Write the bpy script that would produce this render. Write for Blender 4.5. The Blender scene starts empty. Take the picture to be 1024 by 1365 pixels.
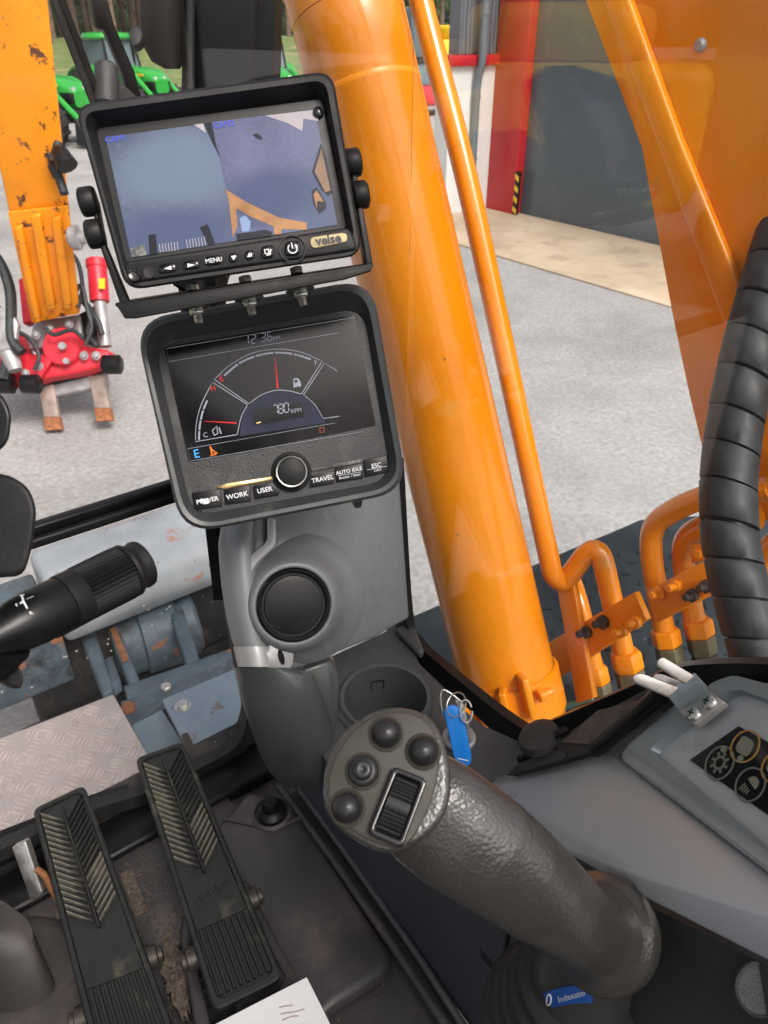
import bpy, bmesh, math, random
from mathutils import Vector, Matrix
random.seed(7)
V = Vector
R_ = math.radians
scn = bpy.context.scene
# ------------------------------------------------------------------ camera
FPX, CX, CY = 1000.0, 512.0, 682.5
YAW, PITCH = R_(36), R_(32.6)
CAM = V((0, 0, .95))
rt = V((math.cos(YAW), -math.sin(YAW), 0))
fw = V((math.sin(YAW)*math.cos(PITCH), math.cos(YAW)*math.cos(PITCH), -math.sin(PITCH)))
up = rt.cross(fw)
cd = bpy.data.cameras.new('camera')
cam = bpy.data.objects.new('camera', cd)
scn.collection.objects.link(cam)
cd.sensor_fit = 'VERTICAL'; cd.sensor_height = 36; cd.lens = 36*FPX/1365
cd.clip_start = .02; cd.clip_end = 600
cam.matrix_world = Matrix(((rt.x, up.x, -fw.x, CAM.x), (rt.y, up.y, -fw.y, CAM.y), (rt.z, up.z, -fw.z, CAM.z), (0, 0, 0, 1)))
cd.dof.use_dof = True; cd.dof.focus_distance = .74; cd.dof.aperture_fstop = 15
scn.camera = cam
# ------------------------------------------------------------------ sky, sun, exposure
SUN_EL, SUN_AZ = R_(50), R_(178)          # azimuth measured from +y towards +x
w = bpy.data.worlds.new('World'); scn.world = w; w.use_nodes = True
nt = w.node_tree
sk = nt.nodes.new('ShaderNodeTexSky'); sk.sky_type = 'NISHITA'; sk.sun_disc = False
sk.sun_elevation = SUN_EL; sk.sun_rotation = SUN_AZ; sk.air_density = 1.0; sk.dust_density = 6.0; sk.ozone_density = 1.0
bg = nt.nodes['Background']; bg.inputs[1].default_value = .15
hs_ = nt.nodes.new('ShaderNodeHueSaturation'); hs_.inputs['Saturation'].default_value = .35      # thin overcast: a whiter sky
nt.links.new(sk.outputs[0], hs_.inputs['Color']); nt.links.new(hs_.outputs[0], bg.inputs[0])
sl = bpy.data.lights.new('sun', 'SUN'); sl.energy = 2.0; sl.angle = R_(22); sl.color = (1, .96, .9)
so = bpy.data.objects.new('sun', sl); scn.collection.objects.link(so)
sdir = V((math.sin(SUN_AZ)*math.cos(SUN_EL), math.cos(SUN_AZ)*math.cos(SUN_EL), math.sin(SUN_EL)))
so.location = sdir*60
so.rotation_euler = sdir.to_track_quat('Z', 'Y').to_euler()
vs = scn.view_settings
vs.view_transform = 'Standard'; vs.look = 'None'; vs.gamma = 1; vs.use_curve_mapping = False
vs.exposure = .48
scn.cycles.max_bounces = 8; scn.cycles.diffuse_bounces = 4; scn.cycles.glossy_bounces = 4; scn.cycles.transparent_max_bounces = 16
scn.cycles.use_denoising = True
scn.cycles.sample_clamp_indirect = 6
GROUND = -1.4
# ------------------------------------------------------------------ pixel -> place (photo pixels, 1024 x 1365)
def ray(x, y): return rt*((x-CX)/FPX) + up*((CY-y)/FPX) + fw
def P(x, y, d): return CAM + ray(x, y)*d
def PX(x, y, X): r = ray(x, y); return CAM + r*((X-CAM.x)/r.x)
def PY(x, y, Y): r = ray(x, y); return CAM + r*((Y-CAM.y)/r.y)
def PZ(x, y, Z): r = ray(x, y); return CAM + r*((Z-CAM.z)/r.z)
class Frame:
    def __init__(s, o, x, n):
        s.o = V(o); s.n = V(n).normalized(); s.x = V(x); s.x = (s.x - s.n*s.x.dot(s.n)).normalized(); s.y = s.n.cross(s.x)
    def pt(s, u, v, h=0): return s.o + s.x*u + s.y*v + s.n*h
    def hit(s, px, py, h=0):
        r = ray(px, py); t = (s.o + s.n*h - CAM).dot(s.n)/r.dot(s.n); return CAM + r*t
    def uv(s, px, py, h=0):
        d = s.hit(px, py, h) - s.o; return (d.dot(s.x), d.dot(s.y))
def frame3(a, b, c, px=None):
    x = b-a; n = x.cross(c-a).normalized()
    if n.dot(CAM-a) < 0: n = -n
    return Frame(a, x, n)
# ------------------------------------------------------------------ materials
MATS = {}
def mat(name, col, rough=.5, metal=0., var=.12, vs=8., bump=0., bs=150., dirt=None, coat=0., spec=.5, emit=None, stretch=None, bumptype='noise', rvar=.1):
    m = bpy.data.materials.new(name); m.use_nodes = True; MATS[name] = m
    t = m.node_tree; N = t.nodes; L = t.links
    b = N['Principled BSDF']
    b.inputs['Roughness'].default_value = rough; b.inputs['Metallic'].default_value = metal
    b.inputs['Specular IOR Level'].default_value = spec
    b.inputs['Coat Weight'].default_value = coat; b.inputs['Coat Roughness'].default_value = .08
    tc = N.new('ShaderNodeTexCoord'); mp = N.new('ShaderNodeMapping'); L.new(tc.outputs['Object'], mp.inputs[0])
    if stretch: mp.inputs['Scale'].default_value = stretch
    n1 = N.new('ShaderNodeTexNoise'); n1.inputs['Scale'].default_value = vs; n1.inputs['Detail'].default_value = 5
    L.new(mp.outputs[0], n1.inputs[0])
    mr = N.new('ShaderNodeMapRange'); mr.inputs[1].default_value = .3; mr.inputs[2].default_value = .7
    mr.inputs[3].default_value = 1-var; mr.inputs[4].default_value = 1+var
    L.new(n1.outputs[0], mr.inputs[0])
    mx = N.new('ShaderNodeMix'); mx.data_type = 'RGBA'; mx.blend_type = 'MULTIPLY'; mx.inputs[0].default_value = 1
    mx.inputs[6].default_value = (*col, 1); L.new(mr.outputs[0], mx.inputs[7])
    out = mx.outputs[2]
    rr = N.new('ShaderNodeMapRange'); rr.inputs[1].default_value = .3; rr.inputs[2].default_value = .7
    rr.inputs[3].default_value = max(.02, rough-rvar); rr.inputs[4].default_value = min(1, rough+rvar)
    L.new(n1.outputs[0], rr.inputs[0]); L.new(rr.outputs[0], b.inputs['Roughness'])
    for dd in (dirt or []):
        dcol, lo, hi, sc = dd
        n2 = N.new('ShaderNodeTexNoise'); n2.inputs['Scale'].default_value = sc; n2.inputs['Detail'].default_value = 7; n2.inputs['Roughness'].default_value = .65
        L.new(mp.outputs[0], n2.inputs[0])
        m2 = N.new('ShaderNodeMapRange'); m2.inputs[1].default_value = lo; m2.inputs[2].default_value = hi
        L.new(n2.outputs[0], m2.inputs[0])
        mm = N.new('ShaderNodeMix'); mm.data_type = 'RGBA'; mm.inputs[7].default_value = (*dcol, 1)
        L.new(out, mm.inputs[6]); L.new(m2.outputs[0], mm.inputs[0]); out = mm.outputs[2]
    L.new(out, b.inputs['Base Color'])
    if bump:
        if bumptype == 'voronoi':
            nb = N.new('ShaderNodeTexVoronoi'); nb.feature = 'SMOOTH_F1'; nb.inputs['Scale'].default_value = bs; o_ = nb.outputs['Distance']
        else:
            nb = N.new('ShaderNodeTexNoise'); nb.inputs['Scale'].default_value = bs; nb.inputs['Detail'].default_value = 3; o_ = nb.outputs[0]
        L.new(mp.outputs[0], nb.inputs[0])
        bp = N.new('ShaderNodeBump'); bp.inputs['Strength'].default_value = bump; bp.inputs['Distance'].default_value = .002
        L.new(o_, bp.inputs['Height']); L.new(bp.outputs[0], b.inputs['Normal'])
    if emit:
        b.inputs['Emission Strength'].default_value = emit; L.new(out, b.inputs['Emission Color'])
    return m
def glass(name, refl=1.0, dust=.03, tint=(1, 1, 1), specks=0.):
    m = bpy.data.materials.new(name); m.use_nodes = True; MATS[name] = m
    t = m.node_tree; N = t.nodes; L = t.links
    N.remove(N['Principled BSDF']); o = N['Material Output']
    tr = N.new('ShaderNodeBsdfTransparent'); tr.inputs[0].default_value = (*tint, 1)
    gl = N.new('ShaderNodeBsdfGlossy'); gl.inputs['Roughness'].default_value = .01
    lw_ = N.new('ShaderNodeLayerWeight'); lw_.inputs[0].default_value = .5
    pw = N.new('ShaderNodeMath'); pw.operation = 'POWER'; pw.inputs[1].default_value = 5; L.new(lw_.outputs['Facing'], pw.inputs[0])
    mu = N.new('ShaderNodeMath'); mu.operation = 'MULTIPLY_ADD'; mu.inputs[1].default_value = .96*refl; mu.inputs[2].default_value = .04*refl; L.new(pw.outputs[0], mu.inputs[0])
    m1 = N.new('ShaderNodeMixShader'); L.new(mu.outputs[0], m1.inputs[0]); L.new(tr.outputs[0], m1.inputs[1]); L.new(gl.outputs[0], m1.inputs[2])
    df = N.new('ShaderNodeBsdfDiffuse'); df.inputs[0].default_value = (.75, .72, .7, 1)
    tc = N.new('ShaderNodeTexCoord')
    n1 = N.new('ShaderNodeTexNoise'); n1.inputs['Scale'].default_value = 5; n1.inputs['Detail'].default_value = 6; L.new(tc.outputs['Object'], n1.inputs[0])
    r1 = N.new('ShaderNodeMapRange'); r1.inputs[1].default_value = .35; r1.inputs[2].default_value = .75; r1.inputs[3].default_value = 0; r1.inputs[4].default_value = dust
    L.new(n1.outputs[0], r1.inputs[0])
    v1 = N.new('ShaderNodeTexVoronoi'); v1.inputs['Scale'].default_value = 60; v1.inputs['Randomness'].default_value = 1; L.new(tc.outputs['Object'], v1.inputs[0])
    r2 = N.new('ShaderNodeMapRange'); r2.inputs[1].default_value = .07; r2.inputs[2].default_value = .12; r2.inputs[3].default_value = specks; r2.inputs[4].default_value = 0
    L.new(v1.outputs['Distance'], r2.inputs[0])
    n5 = N.new('ShaderNodeTexNoise'); n5.inputs['Scale'].default_value = 9; n5.inputs['Detail'].default_value = 4; L.new(tc.outputs['Object'], n5.inputs[0])
    r5 = N.new('ShaderNodeMapRange'); r5.inputs[1].default_value = .5; r5.inputs[2].default_value = .62; L.new(n5.outputs[0], r5.inputs[0])
    m5 = N.new('ShaderNodeMath'); m5.operation = 'MULTIPLY'; L.new(r5.outputs[0], m5.inputs[0]); L.new(r2.outputs[0], m5.inputs[1])
    ad = N.new('ShaderNodeMath'); ad.operation = 'ADD'; L.new(r1.outputs[0], ad.inputs[0]); L.new(m5.outputs[0], ad.inputs[1])
    m2 = N.new('ShaderNodeMixShader'); L.new(ad.outputs[0], m2.inputs[0]); L.new(m1.outputs[0], m2.inputs[1]); L.new(df.outputs[0], m2.inputs[2])
    L.new(m2.outputs[0], o.inputs[0])
    return m
ORA = mat('orange_paint', (.78, .245, .002), .30, var=.10, vs=2.5, coat=.6, dirt=[((.05, .025, .01), .70, .715, 60), ((.60, .17, .002), .5, .8, 4), ((.62, .30, .06), .58, .75, 9)], bump=.04, bs=25)
ORA2 = mat('orange_paint_worn', (.82, .275, .003), .42, var=.15, vs=3, coat=.1, dirt=[((.10, .035, .015), .60, .635, 9), ((.55, .2, .03), .55, .75, 3), ((.16, .10, .07), .64, .66, 28)])
ORA3 = mat('orange_paint_fresh', (.80, .25, .002), .38, var=.08, vs=6, dirt=[((.06, .03, .015), .72, .76, 40)])
BLK = mat('black_plastic', (.0095, .0095, .010), .5, var=.2, vs=30, bump=.15, bs=700, dirt=[((.035, .032, .03), .58, .85, 25)], spec=.3)
BLK2 = mat('black_satin', (.0065, .0065, .007), .38, var=.2, vs=20, spec=.3)
RUB = mat('rubber', (.014, .014, .014), .7, var=.2, vs=40, bump=.2, bs=400, dirt=[((.08, .07, .06), .6, .8, 30)])
CHAR = mat('charcoal_plastic', (.045, .048, .050), .5, var=.12, vs=12, bump=.25, bs=900, dirt=[((.11, .105, .095), .6, .9, 18)])
CHARS = mat('charcoal_plastic_smooth', (.058, .064, .066), .36, var=.1, vs=10, bump=.1, bs=700)
SIL = mat('silver_grey_plastic', (.43, .445, .455), .46, metal=.35, var=.07, vs=9, bump=.06, bs=500, dirt=[((.09, .09, .085), .62, .9, 14)])
SIL2 = mat('silver_brushed_plastic', (.150, .160, .163), .46, metal=.25, var=.08, vs=14, stretch=(14, 14, .6), bump=.05, bs=40)
SILL = mat('light_silver_plastic', (.38, .38, .375), .40, metal=.4, var=.08, vs=12)
SLATE = mat('slate_console_plastic', (.060, .064, .075), .45, var=.08, vs=8, bump=.1, bs=900)
MATF = mat('floor_mat_plastic', (.045, .041, .044), .42, var=.25, vs=9, bump=.12, bs=600, dirt=[((.16, .125, .105), .56, .8, 7), ((.5, .45, .4), .80, .82, 90)])
SAND = mat('sandy_dirt', (.13, .098, .075), .95, var=.5, vs=160, bump=.8, bs=260, dirt=[((.05, .04, .035), .55, .65, 60)])
PED = mat('pedal_rubber', (.010, .011, .0105), .55, var=.2, vs=40, bump=.15, bs=300, dirt=[((.14, .13, .08), .58, .8, 16)])
PEDR = mat('pedal_rib_dusty', (.20, .185, .14), .85, var=.5, vs=45, dirt=[((.018, .020, .018), .46, .60, 20)])
STEEL = mat('steel', (.55, .54, .52), .35, metal=.9, var=.2, vs=60, dirt=[((.25, .17, .10), .58, .75, 60)])
ZINC = mat('zinc_bolt', (.62, .62, .58), .3, metal=.85, var=.15, vs=60)
BRKT = mat('worn_bracket_steel', (.62, .58, .54), .42, metal=.6, var=.2, vs=60, dirt=[((.42, .22, .13), .55, .72, 45)])
OLIVE = mat('olive_fitting', (.17, .15, .09), .45, metal=.5, var=.2, vs=60)
DKBOLT = mat('dark_bolt', (.07, .06, .05), .5, metal=.6, var=.3, vs=80)
LEATH = mat('grip_leather', (.050, .047, .042), .30, var=.12, vs=14, bump=.20, bs=480, bumptype='voronoi', rvar=.03, spec=.7, coat=.12)
FACE = mat('grip_face', (.058, .053, .041), .55, var=.12, vs=30, bump=.08, bs=900)
BTN = mat('button_rubber', (.018, .018, .019), .4, var=.1, vs=60)
GLOSS = mat('gloss_black', (.008, .008, .009), .12, var=.1)
SCRN = mat('screen_black', (.006, .0055, .006), .14, spec=.3, var=.1, dirt=[((.02, .019, .018), .5, .8, 22)], rvar=.08)
DASH = mat('dash_dark', (.026, .026, .027), .5, var=.35, vs=18, bump=.2, bs=600, dirt=[((.085, .085, .08), .52, .8, 40)])
DASHR = mat('dash_rim', (.038, .042, .044), .45, var=.1, vs=12, bump=.1, bs=700, dirt=[((.12, .12, .11), .6, .8, 30)])
WHITE = mat('white_print', (.72, .73, .75), .6, var=.08, emit=.03)
UIW = mat('ui_white', (.27, .285, .34), .5, var=.3, vs=30, emit=.16)
UIR = mat('ui_red', (.5, .02, .02), .5, var=.15, emit=.22)
UIB = mat('ui_blue', (.05, .28, .75), .5, var=.1, emit=.5)
UIO = mat('ui_orange', (.65, .16, .02), .5, var=.1, emit=.35)
UIN = mat('ui_navy', (.022, .024, .045), .4, var=.25, vs=25, emit=.12)
GOLD = mat('gold_trim', (.75, .52, .24), .25, metal=.8, var=.15, vs=60)
CREAM = mat('badge_cream', (.55, .45, .24), .5, var=.15, vs=60)
KEYB = mat('blue_key_tag', (.008, .22, .72), .4, var=.06)
PAPER = mat('white_paper', (.78, .77, .78), .8, var=.04, vs=8)
BLUEL = mat('blue_label', (.015, .10, .42), .4, var=.08)
BLUEG = mat('blue_grey_paint', (.085, .125, .155), .5, var=.35, vs=9, dirt=[((.03, .03, .03), .52, .66, 7), ((.34, .13, .05), .60, .66, 11), ((.30, .33, .34), .60, .75, 30)])
PALEB = mat('pale_blue_paint', (.19, .275, .34), .5, var=.12, vs=4, dirt=[((.16, .12, .10), .60, .66, 22), ((.30, .34, .37), .5, .7, 5)])
PALEW = mat('pale_worn_beam', (.34, .375, .40), .55, var=.22, vs=4, dirt=[((.45, .16, .08), .58, .64, 6), ((.20, .25, .28), .55, .7, 3), ((.2, .12, .09), .64, .68, 30)])
TEAL = mat('deck_dark_teal', (.028, .040, .046), .6, var=.25, vs=12, bump=.3, bs=120, dirt=[((.25, .27, .27), .68, .74, 50)])
DARKM = mat('dark_chassis', (.010, .011, .012), .7, var=.3, vs=10, dirt=[((.09, .07, .06), .55, .8, 8)])
CHECK = mat('checker_plate', (.52, .47, .44), .5, metal=.1, var=.12, vs=5, dirt=[((.38, .26, .18), .62, .74, 8)])
CHECKB = mat('checker_bar', (.66, .60, .57), .45, metal=.1, var=.1, vs=20, dirt=[((.36, .26, .22), .6, .72, 30)])
REDP = mat('red_tiltrotator_paint', (.62, .02, .04), .45, var=.2, vs=8, dirt=[((.10, .05, .05), .66, .72, 14)])
GREYM = mat('grey_machined', (.36, .35, .36), .5, metal=.4, var=.3, vs=12, dirt=[((.12, .10, .09), .6, .7, 20)])
RUST = mat('rusty_steel', (.30, .12, .05), .75, metal=.2, var=.4, vs=30)
FORK = mat('fork_steel', (.38, .31, .27), .6, metal=.3, var=.3, vs=12)
HOSE = mat('hose_black', (.016, .020, .022), .58, var=.4, vs=45, bump=.12, bs=120, dirt=[((.07, .09, .10), .55, .8, 20)])
GREEN = mat('tractor_green', (.02, .30, .035), .35, var=.1, coat=.4)
YELL = mat('yellow_paint', (.85, .55, .02), .4, var=.08)
REDB = mat('red_cladding', (.50, .015, .022), .4, var=.06, vs=3)
WALLW = mat('white_render_wall', (.72, .73, .70), .85, var=.06, vs=3, bump=.2, bs=40)
WALLG = mat('grey_corrugated', (.16, .165, .18), .5, var=.08)
DOORG = mat('grey_door', (.085, .108, .125), .25, var=.06, vs=1.5)
PIPEG = mat('downpipe_grey', (.15, .18, .20), .45, var=.08)
CONC = mat('concrete_apron_beige', (.50, .39, .27), .85, var=.15, vs=1.3, dirt=[((.62, .52, .40), .5, .7, .8), ((.34, .26, .19), .54, .7, 1.8)])
GLR = glass('right_window_glass', 1.1, .010)
GLF = glass('front_window_glass', .8, .025, (1, .985, .98), .8)
GLU = glass('upper_front_glass', .5, .008, (1, .985, .98))
GLS = mat('tractor_glass', (.10, .14, .15), .08, var=.05)
def ground_mat():
    m = mat('gravel_ground', (.32, .312, .302), .9, var=.26, vs=.8)
    t = m.node_tree; N = t.nodes; L = t.links; b = N['Principled BSDF']
    src = b.inputs['Base Color'].links[0].from_socket
    tc = [n for n in N if n.type == 'TEX_COORD'][0]
    v = N.new('ShaderNodeTexVoronoi'); v.inputs['Scale'].default_value = 30; L.new(tc.outputs['Object'], v.inputs[0])
    v2 = N.new('ShaderNodeTexNoise'); v2.inputs['Scale'].default_value = 30; v2.inputs['Detail'].default_value = 4; L.new(tc.outputs['Object'], v2.inputs[0])
    r = N.new('ShaderNodeMapRange'); r.inputs[1].default_value = 0; r.inputs[2].default_value = 1; r.inputs[3].default_value = .90; r.inputs[4].default_value = 1.12
    L.new(v.outputs['Color'], r.inputs[0])
    r2 = N.new('ShaderNodeMapRange'); r2.inputs[1].default_value = .35; r2.inputs[2].default_value = .65; r2.inputs[3].default_value = .86; r2.inputs[4].default_value = 1.14
    L.new(v2.outputs[0], r2.inputs[0])
    mu = N.new('ShaderNodeMath'); mu.operation = 'MULTIPLY'; L.new(r.outputs[0], mu.inputs[0]); L.new(r2.outputs[0], mu.inputs[1])
    x = N.new('ShaderNodeMix'); x.data_type = 'RGBA'; x.blend_type = 'MULTIPLY'; x.inputs[0].default_value = 1
    L.new(src, x.inputs[6]); L.new(mu.outputs[0], x.inputs[7])
    # damp stains
    n3 = N.new('ShaderNodeTexNoise'); n3.inputs['Scale'].default_value = .8; n3.inputs['Detail'].default_value = 3; L.new(tc.outputs['Object'], n3.inputs[0])
    r3 = N.new('ShaderNodeMapRange'); r3.inputs[1].default_value = .52; r3.inputs[2].default_value = .68; r3.inputs[3].default_value = 0; r3.inputs[4].default_value = .5; L.new(n3.outputs[0], r3.inputs[0])
    x2 = N.new('ShaderNodeMix'); x2.data_type = 'RGBA'; x2.inputs[7].default_value = (.16, .155, .16, 1); L.new(r3.outputs[0], x2.inputs[0]); L.new(x.outputs[2], x2.inputs[6])
    L.new(x2.outputs[2], b.inputs['Base Color'])
    bp = N.new('ShaderNodeBump'); bp.inputs['Strength'].default_value = .4; bp.inputs['Distance'].default_value = .006
    L.new(v.outputs['Distance'], bp.inputs['Height']); L.new(bp.outputs[0], b.inputs['Normal'])
    return m
GRAV = ground_mat()
# ------------------------------------------------------------------ mesh builder
COL = scn.collection
WL = {}                                   # world location of each object made
class MB:
    def __init__(s): s.v = []; s.f = []
    def add(s, vs_, fs):
        k = len(s.v); s.v += [V(p) for p in vs_]; s.f += [tuple(i+k for i in f) for f in fs]; return s
    def box(s, c, X, Y, Z):
        c = V(c); X = V(X); Y = V(Y); Z = V(Z)
        vs_ = [c+X*a+Y*b+Z*d for a in (-1, 1) for b in (-1, 1) for d in (-1, 1)]
        return s.add(vs_, [(0, 1, 3, 2), (4, 6, 7, 5), (0, 4, 5, 1), (2, 3, 7, 6), (0, 2, 6, 4), (1, 5, 7, 3)])
    def aabb(s, a, b):
        a = V(a); b = V(b); c = (a+b)/2; h = (b-a)/2
        return s.box(c, (h.x, 0, 0), (0, h.y, 0), (0, 0, h.z))
    def prism(s, pts, off):
        pts = [V(p) for p in pts]; off = V(off); n = len(pts)
        fs = [tuple(range(n)), tuple(range(2*n-1, n-1, -1))]
        for i in range(n): j = (i+1) % n; fs.append((j, i, i+n, j+n))
        return s.add(pts+[p+off for p in pts], fs)
    def loft(s, rings, cap=True, closed=True):
        n = len(rings[0]); k = len(rings); vs_ = [p for r in rings for p in r]; fs = []
        for a in range(k-1):
            for i in range(n if closed else n-1):
                j = (i+1) % n; fs.append((a*n+i, a*n+j, (a+1)*n+j, (a+1)*n+i))
        if cap: fs.append(tuple(range(n-1, -1, -1))); fs.append(tuple(range((k-1)*n, k*n)))
        return s.add(vs_, fs)
    def lathe(s, o, axis, prof, seg=32, xdir=None, ex=1., cap=True):
        o = V(o); a = V(axis).normalized()
        x = V(xdir) if xdir is not None else (V((1, 0, 0)) if abs(a.x) < .8 else V((0, 1, 0)))
        x = (x-a*x.dot(a)).normalized(); y = a.cross(x)
        rings = [[o+a*h+(x*(math.cos(2*math.pi*i/seg)*ex)+y*math.sin(2*math.pi*i/seg))*max(r, 1e-5) for i in range(seg)] for r, h in prof]
        return s.loft(rings, cap)
    def tube(s, path, r, seg=14, cap=True):
        path = [V(p) for p in path]; n = len(path); rr = r if isinstance(r, (list, tuple)) else [r]*n
        T = []
        for i in range(n):
            t = (path[min(i+1, n-1)]-path[max(i-1, 0)]).normalized(); T.append(t)
        x = T[0].orthogonal().normalized(); rings = []
        for i in range(n):
            x = (x-T[i]*x.dot(T[i])).normalized(); y = T[i].cross(x)
            rings.append([path[i]+(x*math.cos(2*math.pi*k/seg)+y*math.sin(2*math.pi*k/seg))*rr[i] for k in range(seg)])
        return s.loft(rings, cap)
    def grid(s, fn, nu, nv):
        vs_ = [fn(i/nu, j/nv) for j in range(nv+1) for i in range(nu+1)]
        return s.add(vs_, [(j*(nu+1)+i, j*(nu+1)+i+1, (j+1)*(nu+1)+i+1, (j+1)*(nu+1)+i) for j in range(nv) for i in range(nu)])
    def strip(s, a, b, off):
        """solid band between two polylines a and b (same length), thickness off"""
        a = [V(p) for p in a]; b = [V(p) for p in b]; off = V(off)
        return s.loft([[p, q, q+off, p+off] for p, q in zip(a, b)], True)
def build(name, mb, m, parent=None, smooth=False, bevel=0., subsurf=0, label=None, cat=None, group=None, kind=None, bseg=2, auto=40):
    me = bpy.data.meshes.new(name)
    lo = V((min(p.x for p in mb.v), min(p.y for p in mb.v), min(p.z for p in mb.v))); hi = V((max(p.x for p in mb.v), max(p.y for p in mb.v), max(p.z for p in mb.v)))
    loc = V(((lo.x+hi.x)/2, (lo.y+hi.y)/2, lo.z))
    me.from_pydata([tuple(p-loc) for p in mb.v], [], mb.f); me.update()
    bm = bmesh.new(); bm.from_mesh(me); bmesh.ops.recalc_face_normals(bm, faces=bm.faces)
    for f in bm.faces: f.smooth = bool(smooth)
    if smooth:
        for e in bm.edges:
            if len(e.link_faces) == 2 and e.calc_face_angle(0) > R_(auto): e.smooth = False
    bm.to_mesh(me); bm.free()
    me.materials.append(m)
    o = bpy.data.objects.new(name, me); COL.objects.link(o)
    place(o, loc, parent)
    if bevel:
        b = o.modifiers.new('bevel', 'BEVEL'); b.width = bevel; b.segments = bseg; b.limit_method = 'ANGLE'; b.angle_limit = R_(40)
        for p in me.polygons: p.use_smooth = True
        b.harden_normals = False
        bm = bmesh.new(); bm.from_mesh(me)
        for e in bm.edges: e.smooth = True
        bm.to_mesh(me); bm.free()
    if subsurf:
        b = o.modifiers.new('sub', 'SUBSURF'); b.levels = subsurf; b.render_levels = subsurf
        for p in me.polygons: p.use_smooth = True
    tag(o, label, cat, group, kind)
    return o
def place(o, loc, parent):
    loc = V(loc); WL[o.name] = loc
    if parent: o.parent = parent; o.location = loc-WL[parent.name]
    else: o.location = loc
def tag(o, label=None, cat=None, group=None, kind=None):
    if label: o['label'] = label
    if cat: o['category'] = cat
    if group: o['group'] = group
    if kind: o['kind'] = kind
def thing(name, loc, label, cat, group=None):
    o = bpy.data.objects.new(name, None); o.empty_display_size = .05; COL.objects.link(o); place(o, loc, None); tag(o, label, cat, group); return o
def clone(o, parent=None, off=(0, 0, 0), rz=0):
    c = o.copy(); COL.objects.link(c); WL[c.name] = WL[o.name]+V(off)
    if parent: c.parent = parent
    else: c.location = o.location+V(off); c.rotation_euler.z += rz
    for ch in [x for x in bpy.data.objects if x.parent == o]: clone(ch, c)
    return c
def smoothpath(pts, n=8):
    pts = [V(p) for p in pts]; q = [pts[0]*2-pts[1]]+pts+[pts[-1]*2-pts[-2]]; out = []
    for i in range(1, len(q)-2):
        a, b, c, d = q[i-1:i+3]
        for k in range(n):
            t = k/n; out.append(((b*2)+(c-a)*t+(a*2-b*5+c*4-d)*t*t+(b*3-a-c*3+d)*t*t*t)*.5)
    out.append(pts[-1]); return out
def spath2(pts, n=8): return [(p.x, p.y) for p in smoothpath([V((a, b, 0)) for a, b in pts], n)]
def fillet(pts, r, seg=5):
    """round the corners of a 2-d polygon"""
    out = []; n = len(pts); rr = r if isinstance(r, (list, tuple)) else [r]*n
    for i in range(n):
        a, b, c = V(pts[i-1]), V(pts[i]), V(pts[(i+1) % n]); d1 = (a-b); d2 = (c-b)
        k = min(rr[i], d1.length*.49, d2.length*.49); p = b+d1.normalized()*k; q = b+d2.normalized()*k
        for j in range(seg+1):
            t = j/seg; out.append(tuple(p*(1-t)**2+b*(2*t*(1-t))+q*t*t))
    return out
def fillet3(pts, r, seg=6):
    """round the bends of an open 3-d polyline"""
    pts = [V(p) for p in pts]; out = [pts[0]]
    for i in range(1, len(pts)-1):
        a, b, c = pts[i-1:i+2]; d1 = a-b; d2 = c-b; k = min(r, d1.length*.49, d2.length*.49)
        p = b+d1.normalized()*k; q = b+d2.normalized()*k
        for j in range(seg+1): t = j/seg; out.append(p*(1-t)**2+b*(2*t*(1-t))+q*t*t)
    out.append(pts[-1]); return out
def slab(F, uvs, h0, h1):
    return MB().prism([F.pt(u, v, h1) for u, v in uvs], F.n*(h0-h1))
def ring(F, outer, inner, h0, h1):
    """frame between two loops of equal length"""
    n = len(outer); m = MB()
    vs_ = [F.pt(u, v, h) for lp in (outer, inner) for h in (h1, h0) for u, v in lp]
    fs = []
    for i in range(n):
        j = (i+1) % n
        fs += [(i, j, 2*n+j, 2*n+i), (n+i, 3*n+i, 3*n+j, n+j), (i, n+i, n+j, j), (2*n+i, 2*n+j, 3*n+j, 3*n+i)]
    return m.add(vs_, fs)
def stroke(F, uvs, wd, h0, h1, closed=False):
    p = [V(q) for q in uvs]; n = len(p); L_, R2 = [], []
    for i in range(n):
        if closed: a, c = p[i-1], p[(i+1) % n]
        else: a, c = p[max(i-1, 0)], p[min(i+1, n-1)]
        t = (c-a).normalized(); nn = V((-t.y, t.x))*wd/2; L_.append(tuple(p[i]+nn)); R2.append(tuple(p[i]-nn))
    if closed: return ring(F, L_, R2, h0, h1)
    return MB().loft([[F.pt(*a, h1), F.pt(*b, h1), F.pt(*b, h0), F.pt(*a, h0)] for a, b in zip(L_, R2)])
def text(F, u, v, s, size, m, parent, name='lettering', h=.0004, rot=0., align='CENTER', ext=.00015, sx=1., bold=0.):
    cu = bpy.data.curves.new('t', 'FONT'); cu.body = s; cu.size = size; cu.align_x = align; cu.align_y = 'CENTER'; cu.extrude = ext; cu.resolution_u = 3; cu.offset = bold
    to = bpy.data.objects.new('t', cu); COL.objects.link(to)
    bpy.context.view_layer.update()
    me = bpy.data.meshes.new_from_object(to.evaluated_get(bpy.context.evaluated_depsgraph_get()))
    bpy.data.objects.remove(to); bpy.data.curves.remove(cu)
    c, sn = math.cos(rot), math.sin(rot)
    mb = MB(); mb.v = [F.pt(u+c*p.co.x*sx-sn*p.co.y, v+sn*p.co.x*sx+c*p.co.y, h+p.co.z) for p in me.vertices]; mb.f = [tuple(p.vertices) for p in me.polygons]
    bpy.data.meshes.remove(me)
    return build(name, mb, m, parent)
SEGS = {'0': 'abcdef', '1': 'bc', '2': 'abged', '3': 'abgcd', '6': 'afgedc', '7': 'abc', '8': 'abcdefg'}
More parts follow.
